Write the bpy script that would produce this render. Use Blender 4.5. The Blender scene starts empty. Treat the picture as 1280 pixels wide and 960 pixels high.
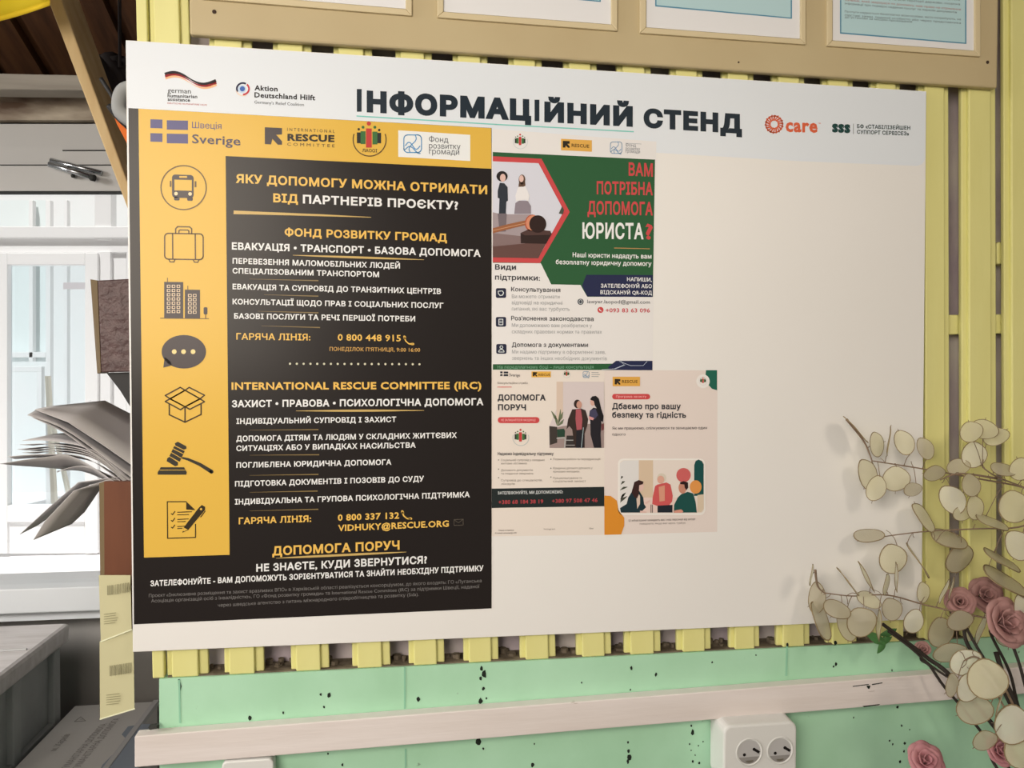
import bpy, bmesh, math, random
from mathutils import Vector, Matrix
random.seed(7)
C = bpy.context.scene.collection
SC = bpy.context.scene

# ------------------------------------------------------------------ camera
F = 961.0
CAM = Vector((-0.2268, -1.1259, 1.4744))
YAW, PITCH, ROLL = 0.1418, -0.0186, 0.0044
_fw = Vector((math.sin(YAW)*math.cos(PITCH), math.cos(YAW)*math.cos(PITCH), math.sin(PITCH)))
_rt = Vector((math.cos(YAW), -math.sin(YAW), 0)); _up = _rt.cross(_fw)
RT = _rt*math.cos(ROLL) + _up*math.sin(ROLL); UP = -_rt*math.sin(ROLL) + _up*math.cos(ROLL)
cd = bpy.data.cameras.new('camera'); cam = bpy.data.objects.new('camera', cd); C.objects.link(cam)
cd.sensor_width = 36; cd.lens = F/1280*36; cd.clip_start = 0.02
cam.matrix_world = Matrix(((RT.x, UP.x, -_fw.x, CAM.x), (RT.y, UP.y, -_fw.y, CAM.y), (RT.z, UP.z, -_fw.z, CAM.z), (0, 0, 0, 1)))
SC.camera = cam
# ------------------------------------------------------------------ world, sun, lamps, exposure
w = bpy.data.worlds.new('world'); SC.world = w; w.use_nodes = True
bg = w.node_tree.nodes['Background']; bg.inputs[0].default_value = (1.0, 0.95, 0.88, 1); bg.inputs[1].default_value = 0.27
def lamp(name, kind, loc, target, energy, color, size=1.0):
    l = bpy.data.lights.new(name, kind); l.energy = energy; l.color = color
    if kind == 'AREA': l.shape = 'SQUARE'; l.size = size
    if kind == 'SUN': l.angle = math.radians(2)
    o = bpy.data.objects.new(name, l); C.objects.link(o); o.location = loc
    o.rotation_euler = (Vector(target)-Vector(loc)).to_track_quat('-Z', 'Y').to_euler()
    return o
lamp('sun', 'SUN', (-1.2, -5, 9), (0, 0, 0), 4.0, (1, .98, .95))
key = lamp('window_daylight', 'AREA', (-1.2, -1.95, 2.0), (-0.3, 0, 1.5), 12.6, (1.0, .89, .76), 1.1); key.data.spread = math.radians(97)
side = lamp('crate_fill', 'AREA', (-3.9, -0.8, 2.3), (-1.1, 1.0, 0.5), 26, (1.0, .95, .88), 1.0); side.data.spread = math.radians(75)  # unseen fill, added to brighten the crate and cardboard box
lamp('room_lamp', 'AREA', (0.72, -1.5, 2.1), (0.5, 0, 1.4), 5, (1.0, .85, .66), .3)
SC.view_settings.view_transform = 'Standard'; SC.view_settings.look = 'None'
SC.view_settings.exposure = 0.0; SC.view_settings.gamma = 1.0; SC.view_settings.use_curve_mapping = False

# ------------------------------------------------------------------ measuring: photo pixel -> point in the place
def ray(px, py):
    return (_fw + RT*((px-640)/F) + UP*((480-py)/F))
def P(px, py, y=0.0):
    d = ray(px, py); return CAM + d*((y-CAM.y)/d.y)
def PZ(px, py, z):
    d = ray(px, py); return CAM + d*((z-CAM.z)/d.z)

# ------------------------------------------------------------------ materials
def s2l(c):
    c /= 255.0
    return c/12.92 if c <= .04045 else ((c+.055)/1.055)**2.4
WHITE = (222, 212, 198)
def alb(rgb, white=WHITE, k=.80):
    return tuple(max(.004, min(.9, s2l(a)/s2l(b)*k)) for a, b in zip(rgb, white))
_mats = {}
def mat(name, col, rough=.6, spec=.3, metal=0, noise=None, bump=0, spots=None, scale=(1, 1, 1), raw=False, transl=0):
    """col: sRGB as seen beside white paper; noise=(scale, second colour, amount); spots=(scale, colour, threshold)"""
    if name in _mats: return _mats[name]
    m = bpy.data.materials.new(name); m.use_nodes = True; nt = m.node_tree; N = nt.nodes; L = nt.links
    b = N['Principled BSDF']
    A = col if raw else alb(col)
    b.inputs['Base Color'].default_value = (*A, 1); b.inputs['Roughness'].default_value = rough
    b.inputs['Specular IOR Level'].default_value = spec; b.inputs['Metallic'].default_value = metal
    last = None
    if noise or spots or bump:
        tc = N.new('ShaderNodeTexCoord'); mp = N.new('ShaderNodeMapping'); mp.inputs['Scale'].default_value = scale
        L.new(tc.outputs['Object'], mp.inputs['Vector'])
    if noise:
        n = N.new('ShaderNodeTexNoise'); n.inputs['Scale'].default_value = noise[0]; n.inputs['Detail'].default_value = 5
        L.new(mp.outputs[0], n.inputs['Vector'])
        r = N.new('ShaderNodeValToRGB'); r.color_ramp.elements[0].position = .35; r.color_ramp.elements[1].position = .7
        r.color_ramp.elements[0].color = (*A, 1); 
        B = alb(noise[1]); k = noise[2]
        r.color_ramp.elements[1].color = (*[a*(1-k)+q*k for a, q in zip(A, B)], 1)
        L.new(n.outputs['Fac'], r.inputs[0]); last = r.outputs[0]
    if spots:
        n2 = N.new('ShaderNodeTexNoise'); n2.inputs['Scale'].default_value = spots[0]; n2.inputs['Detail'].default_value = 3
        L.new(mp.outputs[0], n2.inputs['Vector'])
        r2 = N.new('ShaderNodeValToRGB'); r2.color_ramp.elements[0].position = spots[2]; r2.color_ramp.elements[1].position = min(1, spots[2]+.05)
        L.new(n2.outputs['Fac'], r2.inputs[0])
        mx = N.new('ShaderNodeMix'); mx.data_type = 'RGBA'
        L.new(r2.outputs[0], mx.inputs[0])
        if last: L.new(last, mx.inputs[6])
        else: mx.inputs[6].default_value = (*A, 1)
        mx.inputs[7].default_value = (*alb(spots[1]), 1); last = mx.outputs[2]
    if last: L.new(last, b.inputs['Base Color'])
    if bump:
        n3 = N.new('ShaderNodeTexNoise'); n3.inputs['Scale'].default_value = bump[0]; n3.inputs['Detail'].default_value = 4
        L.new(mp.outputs[0], n3.inputs['Vector'])
        bp = N.new('ShaderNodeBump'); bp.inputs['Strength'].default_value = bump[1]; bp.inputs['Distance'].default_value = .004
        L.new(n3.outputs['Fac'], bp.inputs['Height']); L.new(bp.outputs[0], b.inputs['Normal'])
    if transl:
        out = N['Material Output']; t = N.new('ShaderNodeBsdfTranslucent'); ms = N.new('ShaderNodeMixShader'); ms.inputs[0].default_value = transl
        if last: L.new(last, t.inputs[0])
        else: t.inputs[0].default_value = (*A, 1)
        L.new(b.outputs[0], ms.inputs[1]); L.new(t.outputs[0], ms.inputs[2]); L.new(ms.outputs[0], out.inputs[0])
    _mats[name] = m
    return m
def ink(rgb, gloss=0):
    return mat('%s_%02x%02x%02x' % (('ink', 'gloss_ink')[gloss], *rgb), rgb, (.55, .28)[gloss], (.2, .22)[gloss])
def glass_mat(name, tint=(1, 1, 1), refl=.08):
    m = bpy.data.materials.new(name); m.use_nodes = True; N = m.node_tree.nodes; L = m.node_tree.links
    N.remove(N['Principled BSDF']); t = N.new('ShaderNodeBsdfTransparent'); t.inputs[0].default_value = (*tint, 1)
    g = N.new('ShaderNodeBsdfGlossy'); g.inputs['Roughness'].default_value = .02
    x = N.new('ShaderNodeMixShader'); x.inputs[0].default_value = refl
    L.new(t.outputs[0], x.inputs[1]); L.new(g.outputs[0], x.inputs[2]); L.new(x.outputs[0], N['Material Output'].inputs[0])
    return m

# ------------------------------------------------------------------ object helpers
def link_mesh(name, verts, faces, mats, midx=None, parent=None, smooth=False, solid=0, bevel=0, sub=0):
    c = sum((Vector(v) for v in verts), Vector())/max(1, len(verts))
    me = bpy.data.meshes.new(name); me.from_pydata([tuple(Vector(v)-c) for v in verts], [], faces)
    for m in (mats if isinstance(mats, (list, tuple)) else [mats]): me.materials.append(m)
    if midx:
        for p, i in zip(me.polygons, midx): p.material_index = i
    if smooth:
        for p in me.polygons: p.use_smooth = True
    me.update()
    o = bpy.data.objects.new(name, me); C.objects.link(o); o.location = c
    if parent is not None:
        o.parent = parent; o.matrix_parent_inverse = Matrix.Translation(parent.location).inverted()
    if solid:
        s = o.modifiers.new('thickness', 'SOLIDIFY'); s.thickness = solid; s.offset = -1
    if bevel:
        b = o.modifiers.new('bevel', 'BEVEL'); b.width = bevel; b.segments = 2; b.limit_method = 'ANGLE'
    if sub:
        s = o.modifiers.new('smooth', 'SUBSURF'); s.levels = sub; s.render_levels = sub
    return o
def fix_normals(o):
    bm = bmesh.new(); bm.from_mesh(o.data); bmesh.ops.recalc_face_normals(bm, faces=bm.faces); bm.to_mesh(o.data); bm.free(); return o
def tag(o, label=None, cat=None, group=None, kind=None):
    if label: o['label'] = label
    if cat: o['category'] = cat
    if group: o['group'] = group
    if kind: o['kind'] = kind
    return o
def thing(name, loc, label, cat, group=None):
    o = bpy.data.objects.new(name, None); C.objects.link(o); o.location = loc; o.empty_display_size = .02
    return tag(o, label, cat, group)
class MB:
    """collects solids into one mesh"""
    def __init__(s): s.v = []; s.f = []; s.mi = []
    def add(s, vs, fs, m=0):
        n = len(s.v); s.v += [Vector(v) for v in vs]; s.f += [tuple(i+n for i in f) for f in fs]; s.mi += [m]*len(fs)
    def prism(s, front, back, m=0):
        n = len(front); fs = [tuple(range(n)), tuple(range(2*n-1, n-1, -1))]
        fs += [(i, i+n, (i+1) % n+n, (i+1) % n) for i in range(n)]
        s.add(list(front)+list(back), fs, m)
    def slab(s, pxs, y, t, m=0):
        f = [P(a, b, y) for a, b in pxs]; s.prism(f, [q+Vector((0, t, 0)) for q in f], m)
    def rect(s, x0, y0, x1, y1, y, t, m=0): s.slab([(x0, y0), (x1, y0), (x1, y1), (x0, y1)], y, t, m)
    def box(s, a, b, m=0):
        x0, y0, z0 = a; x1, y1, z1 = b
        f = [Vector(q) for q in ((x0, y0, z0), (x1, y0, z0), (x1, y0, z1), (x0, y0, z1))]
        s.prism(f, [Vector((q.x, y1, q.z)) for q in f], m)
    def tube(s, pts, r, m=0, n=6, r1=None):
        pts = [Vector(p) for p in pts]; k = len(pts); base = len(s.v); rings = []
        for i, p in enumerate(pts):
            d = (pts[min(i+1, k-1)]-pts[max(i-1, 0)]).normalized()
            a = d.orthogonal().normalized() if i == 0 else (pa - d*pa.dot(d)).normalized()
            pa = a; b = d.cross(a); rr = r if r1 is None else r+(r1-r)*i/(k-1)
            rings.append([p+(a*math.cos(2*math.pi*j/n)+b*math.sin(2*math.pi*j/n))*rr for j in range(n)])
        vs = [v for q in rings for v in q]; fs = [tuple(range(n-1, -1, -1)), tuple((k-1)*n+j for j in range(n))]
        for i in range(k-1):
            for j in range(n): fs.append((i*n+j, i*n+(j+1) % n, (i+1)*n+(j+1) % n, (i+1)*n+j))
        s.add(vs, fs, m)
    def disc(s, c, ax, r, t, m=0, n=20):
        ax = Vector(ax).normalized(); a = ax.orthogonal().normalized(); b = ax.cross(a); c = Vector(c)
        f = [c+(a*math.cos(2*math.pi*j/n)+b*math.sin(2*math.pi*j/n))*r for j in range(n)]
        s.prism(f, [q+ax*t for q in f], m)
    def build(s, name, mats, parent=None, **k):
        o = link_mesh(name, s.v, s.f, mats, s.mi, parent, **k); return fix_normals(o)
def spline(pts, n=6):
    pts = [Vector(p) for p in pts]; out = []
    for i in range(len(pts)-1):
        p0 = pts[max(i-1, 0)]; p1 = pts[i]; p2 = pts[i+1]; p3 = pts[min(i+2, len(pts)-1)]
        for k in range(n):
            t = k/n; out.append(.5*((2*p1)+(p2-p0)*t+(2*p0-5*p1+4*p2-p3)*t*t+(3*p1-p0-3*p2+p3)*t**3))
    return out+[pts[-1]]

# ------------------------------------------------------------------ lettering
import numpy as np
from mathutils.geometry import delaunay_2d_cdt
_loops = {}
def outlines(t):
    """outline loops of a short text, each a list of (x, y)"""
    c = bpy.data.curves.new('lettering', 'FONT'); c.body = t; c.size = 1; c.resolution_u = 2; c.fill_mode = 'NONE'
    o = bpy.data.objects.new('lettering', c); C.objects.link(o); bpy.context.view_layer.update()
    m = o.to_mesh(); co = [(v.co.x, v.co.y) for v in m.vertices]; nx = {}
    for e in m.edges:
        i, j = e.vertices; nx.setdefault(i, []).append(j); nx.setdefault(j, []).append(i)
    o.to_mesh_clear(); bpy.data.objects.remove(o); bpy.data.curves.remove(c)
    seen = set(); out = []
    for i in sorted(nx):
        if i in seen: continue
        lp = [i]; seen.add(i); k = i
        while True:
            q = [j for j in sorted(nx[k]) if j not in seen]
            if not q: break
            k = q[0]; seen.add(k); lp.append(k)
        if len(lp) > 2: out.append([co[j] for j in lp])
    return out
def area(l): return sum(a[0]*b[1]-b[0]*a[1] for a, b in zip(l, l[1:]+l[:1]))/2
def inside(p, l):
    r = False
    for (ax, ay), (bx, by) in zip(l, l[1:]+l[:1]):
        if (ay > p[1]) != (by > p[1]) and p[0] < (bx-ax)*(p[1]-ay)/(by-ay)+ax: r = not r
    return r
_H = None
def char_shape(ch):
    """(outline loops, solid ones counter-clockwise and holes clockwise; advance)"""
    global _H
    if _H is None: _H = max(x for l in outlines('H') for x, y in l)
    if ch in _loops: return _loops[ch]
    adv = max(x for l in outlines(ch+'H') for x, y in l)-_H
    L = outlines(ch) if ch != ' ' else []
    if L and area(max(L, key=lambda l: abs(area(l)))) < 0: L = [l[::-1] for l in L]
    _loops[ch] = (L, adv); return _loops[ch]
_fill = {}
def fill(ch, bold):
    """points and triangles of one letter, bold units thicker; overlapping strokes are merged"""
    if (ch, bold) in _fill: return _fill[(ch, bold)]
    L, adv = char_shape(ch); loops = [grow(l, bold) if bold else l for l in L]; vs = []; fs = []
    if loops:
        co = [q for l in loops for q in l]; ed = []; n = 0
        for l in loops: ed += [(n+i, n+(i+1) % len(l)) for i in range(len(l))]; n += len(l)
        r = delaunay_2d_cdt([Vector(q) for q in co], ed, [], 0, 1e-6); vs = [(q.x, q.y) for q in r[0]]; tri = [tuple(t) for t in r[2] if len(t) == 3]
        if tri:
            V = np.array(vs); T = np.array(tri); c = V[T].mean(1); wn = np.zeros(len(T), int)
            for l in loops:
                A = np.array(l); B = np.roll(A, -1, 0)
                ay, by = A[None, :, 1], B[None, :, 1]; cy = c[:, 1:2]; cx = c[:, 0:1]
                cr = (B[None, :, 0]-A[None, :, 0])*(cy-ay)-(cx-A[None, :, 0])*(by-ay)
                wn += ((ay <= cy) & (by > cy) & (cr > 0)).sum(1)-((ay > cy) & (by <= cy) & (cr < 0)).sum(1)
            fs = [t for t, k in zip(tri, wn) if k > 0]
    _fill[(ch, bold)] = (vs, fs, adv); return _fill[(ch, bold)]
def grow(l, d):
    """push a loop outwards by d (a clockwise hole shrinks)"""
    pts = [l[0]]
    for q in l[1:]:
        if math.hypot(q[0]-pts[-1][0], q[1]-pts[-1][1]) > 1e-5: pts.append(q)
    n = len(pts); out = []
    for i, (x, y) in enumerate(pts):
        ax, ay = pts[i-1]; bx, by = pts[(i+1) % n]
        u = math.hypot(x-ax, y-ay) or 1; v = math.hypot(bx-x, by-y) or 1
        n1 = ((y-ay)/u, -(x-ax)/u); n2 = ((by-y)/v, -(bx-x)/v)
        mx, my = n1[0]+n2[0], n1[1]+n2[1]; k = mx*mx+my*my
        f = 2*d/k if k > .7 else d*1.6
        out.append((x+mx*f, y+my*f))
    return out
_txt = {}
def glyphs(s, bold):
    if (s, bold) in _txt: return _txt[(s, bold)]
    vs = []; fs = []; pen = 0
    for ch in s:
        v, f, adv = fill(ch, bold); n = len(vs)
        vs += [(x+pen, y) for x, y in v]; fs += [tuple(i+n for i in t) for t in f]
        pen += adv+bold*1.2
    _txt[(s, bold)] = (vs, fs); return vs, fs
def cap_h(): return .728
class Print:
    """flat printed marks on one sheet: shapes measured on the photo, laid on the sheet's plane in thin layers"""
    def __init__(s, y=0.0, to=None): s.y = y; s.v = []; s.f = []; s.mi = []; s.mats = []; s.to = to
    def _m(s, m):
        if m not in s.mats: s.mats.append(m)
        return s.mats.index(m)
    def raw(s, pts, faces, m, layer=1):
        n = len(s.v)
        for a, b in pts: s.v.append(s.to(a, b, layer) if s.to else P(a, b, s.y-.00012*layer))
        s.f += [tuple(i+n for i in f) for f in faces]; s.mi += [s._m(m)]*len(faces)
    def poly(s, pts, m, layer=1): s.raw(pts, [tuple(range(len(pts)-1, -1, -1))], m, layer)
    def rect(s, x0, y0, x1, y1, m, layer=1, dy=0):
        s.poly([(x0, y0), (x1, y0+dy), (x1, y1+dy), (x0, y1)], m, layer)
    def rrect(s, x0, y0, x1, y1, r, m, layer=1, dy=0):
        pts = []
        for cx, cy, a0 in ((x1-r, y0+r, -90), (x1-r, y1-r, 0), (x0+r, y1-r, 90), (x0+r, y0+r, 180)):
            for k in range(5):
                a = math.radians(a0+k*22.5); x = cx+r*math.cos(a); pts.append((x, cy+r*math.sin(a)+dy*(x-x0)/(x1-x0)))
        s.poly(pts, m, layer); return pts
    def ell(s, cx, cy, rx, ry, m, layer=1, n=28, rot=0):
        a = math.radians(rot)
        pts = []
        for k in range(n):
            t = 2*math.pi*k/n; x = rx*math.cos(t); y = ry*math.sin(t)
            pts.append((cx+x*math.cos(a)-y*math.sin(a), cy+x*math.sin(a)+y*math.cos(a)))
        s.poly(pts, m, layer)
    def line(s, pts, wd, m, layer=1, closed=False):
        pts = list(pts)+([pts[0]] if closed else [])
        for (ax, ay), (bx, by) in zip(pts, pts[1:]):
            d = math.hypot(bx-ax, by-ay) or 1; ux, uy = (bx-ax)/d*wd/2, (by-ay)/d*wd/2
            ax -= ux*.6; ay -= uy*.6; bx += ux*.6; by += uy*.6
            s.poly([(ax-uy, ay+ux), (bx-uy, by+ux), (bx+uy, by-ux), (ax+uy, ay-ux)], m, layer)
    def arc(s, cx, cy, rx, ry, a0, a1, wd, m, layer=1, n=32):
        pts = [(cx+rx*math.cos(math.radians(a0+(a1-a0)*k/n)), cy+ry*math.sin(math.radians(a0+(a1-a0)*k/n))) for k in range(n+1)]
        s.ribbon(pts, wd, m, layer)
    def ribbon(s, pts, wd, m, layer=1):
        L = []; R = []; n = len(pts)
        for i, (x, y) in enumerate(pts):
            x0, y0 = pts[max(i-1, 0)]; x1, y1 = pts[min(i+1, n-1)]; d = math.hypot(x1-x0, y1-y0) or 1
            k = (wd(i/(n-1)) if callable(wd) else wd)/2; nx, ny = -(y1-y0)/d*k, (x1-x0)/d*k
            L.append((x+nx, y+ny)); R.append((x-nx, y-ny))
        s.raw(L+R, [(i, i+1, n+i+1, n+i) for i in range(n-1)], m, layer)
    def text(s, t, x0, y0, x1, y1, cap, m, bold=.022, layer=2):
        vs, fs = glyphs(t, bold)
        if not vs: return
        a = min(v[0] for v in vs); b = max(v[0] for v in vs); h = cap_h()+2*bold
        s.raw([(x0+(x1-x0)*(u-a)/(b-a), y0+(y1-y0)*(u-a)/(b-a)-(v+bold)/h*cap) for u, v in vs], fs, m, layer)
    def build(s, name, parent=None, label=None):
        o = link_mesh(name, s.v, s.f, s.mats, s.mi, parent); s.v = []; s.f = []; s.mi = []; s.mats = []
        if label: o['label'] = label
        return o
def sheet(name, pxs, y, t, m, parent=None, **k):
    b = MB(); b.slab(pxs, y, t); return b.build(name, m, parent, **k)
# ================================================================== THE SETTING
green = mat('green_paint', (173, 208, 169), .5, .35, noise=(7, (156, 194, 152), .7), spots=(60, (120, 140, 110), .735), bump=(18, .35))
dark = mat('dark_pit', (38, 42, 34), .9, .1)
yel = mat('yellow_paint', (218, 206, 132), .45, .4, noise=(9, (206, 192, 112), .6), spots=(22, (150, 120, 78), .73), bump=(30, .25), scale=(1, 1, .25))
dirt = mat('dirt_dust', (120, 105, 85), .95, .1, noise=(40, (80, 68, 55), .9), bump=(60, .8))
backm = mat('old_plaster', (204, 188, 172), .9, .1, noise=(14, (160, 138, 144), .9), spots=(9, (92, 78, 70), .68), bump=(25, .6), scale=(1, 1, .5))
GY = 0.003                                   # front of the green wall
ZG = P(420, 838, GY).z                       # its top
XL = P(199, 880, GY).x                       # its left end
b = MB(); b.box((XL, GY, 0), (1.75, .16, ZG))
def chip(x, y, r):
    n = 7; pts = [(x+r*random.uniform(.6, 1.2)*math.cos(2*math.pi*k/n), y+r*random.uniform(.8, 1.7)*math.sin(2*math.pi*k/n)) for k in range(n)]
    b.add([P(a, c, GY-.0004) for a, c in pts], [tuple(range(n))], 1)
for x, y, r in ((411, 869, 3), (401, 868, 1.5), (405, 884, 1.5), (523, 874, 2.3), (602, 836, 2.2), (605, 842, 4), (601, 848, 2), (604, 861, 2), (601, 876, 3), (608, 873, 1.6),
                (789, 835, 2), (820, 843, 1.7), (727, 853, 1), (788, 862, 1), (598, 927, 3.4), (604, 936, 1.2), (666, 956, 2.6), (668, 930, 1), (785, 928, 1.3), (786, 939, 2), (787, 946, 3), (785, 952, 2),
                (864, 907, 1.3), (866, 915, 2.6), (862, 930, 1), (873, 932, .9), (879, 927, 1), (874, 954, 1.4), (984, 806, 2.2), (1044, 804, 2.4), (1045, 830, 2.2), (1042, 833, 1.2), (1115, 838, 1), (945, 819, 1), (890, 828, 1.2),
                (410, 942, 1.2), (428, 956, 1.6), (354, 891, 1.5), (312, 897, 2.5), (1122, 884, 1.6), (1067, 897, 1), (1127, 907, 1.2), (1131, 929, 1.5), (1116, 930, 1.3), (1137, 912, .9), (1112, 926, 1), (1130, 939, 1.2), (1125, 952, 1.6),
                (866, 952, 1.5), (869, 944, .9), (864, 938, .8)): chip(x, y, r)
b.add([P(x, y, GY-.0004) for x, y in ((222.5, 849), (224.5, 849), (227, 858), (225, 866), (223, 860))], [(0, 1, 2, 3, 4)], 1)
tag(b.build('wall_front', [green, dark], bevel=0), kind='structure')
seam = mat('green_seam', (138, 182, 146), .6, .3)
b = MB()
for x0, y0, y1, x1 in ((224, 850, 904, 225), (506, 834, 886, 506), (984, 808, 845, 983), (507, 936, 1000, 507)):
    b.slab([(x0-1.2, y0), (x0+1.2, y0), (x1+1.2, y1), (x1-1.2, y1)], GY-.0006, .0004)
tag(b.build('trim_2', seam), kind='structure')
# dirty ledge on top of the green wall and the plaster behind the battens
b = MB(); b.box((XL+.01, GY+.004, ZG-.002), (1.75, .044, ZG+.002))
for k in range(130):
    x = random.uniform(XL+.02, .75); r = random.uniform(.002, .007)
    b.disc((x, random.uniform(.02, .04), ZG+.002), (0, 0, 1), r, random.uniform(.002, .008), n=6)
tag(b.build('trim_3', dirt), kind='structure')
b = MB(); b.box((XL+.02, .044, ZG-.05), (1.75, .16, 4.2)); tag(b.build('wall_back', backm), kind='structure')
# two yellow cross rails seen in the gaps at the right
b = MB(); b.slab([(1150, 394), (1300, 392), (1300, 416), (1150, 419)], .021, .02); tag(b.build('trim_1', yel, bevel=.002), kind='structure')
b = MB(); b.slab([(1246, 304), (1249, 302), (1259, 304), (1260, 330), (1246, 330)], .021, .02); tag(b.build('trim_4', yel, bevel=.002), kind='structure')

BY = .005                                    # front of the battens
def batten(t0, t1, b0, b1, label, group=None, yt=60, yb=None, narrow=False, zb=None):
    m = MB(); zt = 4.1; zlow = (ZG+.0005) if zb is None else zb
    def edge(xa, xb):                        # px at y=yt and near the green ledge -> straight line up the wall
        A = P(xa, yt, BY); B = P(xb, 830, BY); s = (A.x-B.x)/(A.z-B.z)
        return lambda z: B.x+s*(z-B.z)
    e0, e1 = edge(t0, b0), edge(t1, b1)
    def strip(u0, u1, y0, y1):
        f = []
        for z, us in ((zlow, (u0, u1)), (zt, (u1, u0))):
            for u in us: f.append(Vector((e0(z)+(e1(z)-e0(z))*u, y0, z)))
        m.prism(f, [q+Vector((0, y1-y0, 0)) for q in f])
    if narrow: strip(0, 1, BY, .02)
    else: strip(0, 1, BY+.006, .019); strip(.14, .78, BY, BY+.0065)
    o = m.build('wall_batten', yel, bevel=.0018); tag(o, label, 'batten', group)
G = 'yellow battens running behind the information board'
LB = 'yellow painted wooden batten seen above and below the information board'
batten(171, 185, 190, 205, 'narrow yellow corner strip at the left end of the wall', narrow=True)
batten(186, 236, 207, 259, 'yellow batten left of the tan display frame, first full one from the wall end')
for q in ((260, 314, 279, 329), (340, 389, 363, 411), (416, 465, 440, 488), (494, 540, 511, 556), (566, 610, 580, 624), (636, 678, 651, 696), (705, 747, 722, 766),
          (772, 815, 782, 828), (839, 880, 848, 891), (904, 944, 914, 952), (967, 1008, 973, 1015)): batten(*q, LB, G)
batten(1030, 1069, 1036, 1074, LB, G); batten(1091, 1128, 1096, 1133, LB, G)
batten(1151, 1189, 1152, 1191, 'yellow batten uncovered along the right edge of the information board')
batten(1205, 1248, 1206, 1250, 'second yellow batten to the right of the information board, partly behind pale seed pods')
batten(1258, 1302, 1260, 1304, 'yellow batten cut by the right border, beside the display frame end')
for k in range(6): batten(1314+54*k, 1360+54*k, 1316+54*k, 1362+54*k, 'yellow batten of the wall beyond the right border', 'yellow battens beyond the right border')

b = MB(); b.box((1.75, -4, 0), (1.85, .16, 4.2)); tag(b.build('added_wall_right', mat('side_wall_paint', (150, 138, 118), .8, .2, noise=(4, (138, 126, 108), .6))), kind='structure')  # unseen wall, added to block skylight so the right side falls off darker
# floor, ceiling, far wall with the window
floor_m = mat('floor_boards', (120, 105, 90), .7, .2, noise=(5, (90, 80, 70), .6))
b = MB(); b.box((-3.4, -4, -.05), (1.75, 1.6, 0)); tag(b.build('floor', floor_m), kind='structure')
ceil_m = mat('brown_roof_boards', (92, 58, 34), .7, .2, noise=(6, (58, 34, 20), .9), scale=(6, .6, 1))
Zc = P(60, 96, 1.45).z; sl = .38
b = MB(); x = -3.4; i = 0
while x < 1.70:
    wd = .105 if i % 2 == 0 else .035; dz = 0 if i % 2 == 0 else .035
    f = [Vector((x, 1.62, Zc+dz-.12*sl)), Vector((x+wd, 1.62, Zc+dz-.12*sl)), Vector((x+wd, 1.62, Zc+.07)), Vector((x, 1.62, Zc+.07))]
    b.prism(f, [Vector((q.x, -3.6, q.z+sl*5.22)) for q in f]); x += wd; i += 1
tag(b.build('ceiling', ceil_m), kind='structure')
wallp = mat('grey_wall_paint', (150, 140, 128), .7, .2, noise=(4, (132, 124, 114), .6))
WY = 1.5
zs = P(60, 770, WY).z; zh = P(60, 155, WY).z; xr = P(215, 400, WY).x
b = MB(); b.box((-3.4, WY, 0), (1.75, WY+.12, zs)); b.box((xr, WY, zs), (1.75, WY+.12, Zc+.05)); b.box((-3.4, WY, zh), (xr, WY+.12, Zc-.02))
tag(b.build('wall_far', wallp), kind='structure')
panel = mat('stained_board', (196, 176, 148), .6, .2, noise=(3.2, (96, 70, 52), .95), scale=(1.5, 1, 5))
b = MB(); b.rect(-420, 112, 131, 150, 1.45, .03); tag(b.build('trim_5', panel), kind='structure')
beamw = mat('weathered_beam', (176, 162, 142), .7, .2, noise=(8, (150, 136, 118), .7), scale=(.4, 1, 6))
b = MB(); b.slab([(-420, 82), (118, 94), (118, 113), (-420, 106)], 1.33, .07); tag(b.build('trim_6', beamw, bevel=.004), kind='structure')
pvc = mat('white_pvc', (196, 186, 172), .35, .45)
gasket = mat('black_gasket', (60, 58, 52), .8, .1)
wroot = thing('window_1', P(60, 735, WY), None, None); wroot['kind'] = 'structure'
b = MB(); b.rect(-420, 155, 215, 184, 1.47, .1); b.rect(-420, 184, 215, 207, 1.455, .11); b.rect(-420, 207, 215, 238.6, 1.44, .05)
b.rect(78, 189, 215, 206, 1.445, .02); b.rect(78, 187.3, 140, 188.8, 1.444, .015, 1); b.rect(-420, 205.6, 215, 206.8, 1.438, .02, 1); b.rect(-420, 238.3, 215, 240.6, 1.446, .03, 1)
b.build('frame', [pvc, gasket], wroot)
b = MB(); b.rect(172, 238, 215, 735, 1.44, .1); b.rect(-420, 238, -380, 735, 1.44, .1); b.build('side_frame', pvc, wroot)
b = MB(); b.rect(-420, 236, 174, 735, 1.475, .004); b.build('pane', glass_mat('clear_glass'), wroot)
sillm = mat('sill_plastic', (206, 200, 190), .35, .45)
f0 = [P(-420, 737, 1.42), P(215, 730, 1.42)]; z0 = P(60, 735, 1.42).z; z1 = P(60, 766, 1.42).z
b = MB(); b.box((f0[0].x, 1.42, z1), (f0[1].x, 1.62, z0)); b.build('sill', sillm, wroot, bevel=.004)
b = MB(); b.box((f0[0].x, 1.445, z1-.03), (f0[1].x, 1.5, z1)); b.build('sill_apron', sillm, wroot)
steel = mat('steel', (200, 196, 188), .25, .5, metal=1)
hroot = MB(); hroot.tube([P(61, 205, 1.415), P(113, 221, 1.415)], .009); hroot.tube([P(63, 200.5, 1.43), P(127, 216.5, 1.43)], .008)
hroot.tube([P(86, 210, 1.415), P(86, 210, 1.45)], .007, 1); hroot.tube([P(91, 220, 1.42), P(91, 220, 1.45)], .006, 1); hroot.tube([P(113, 221.5, 1.414), P(119, 223, 1.414)], .010, 1)
hd = hroot.build('handle', [steel, gasket], wroot, smooth=True); hd['label'] = 'slanted steel window opener bar'

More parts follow.
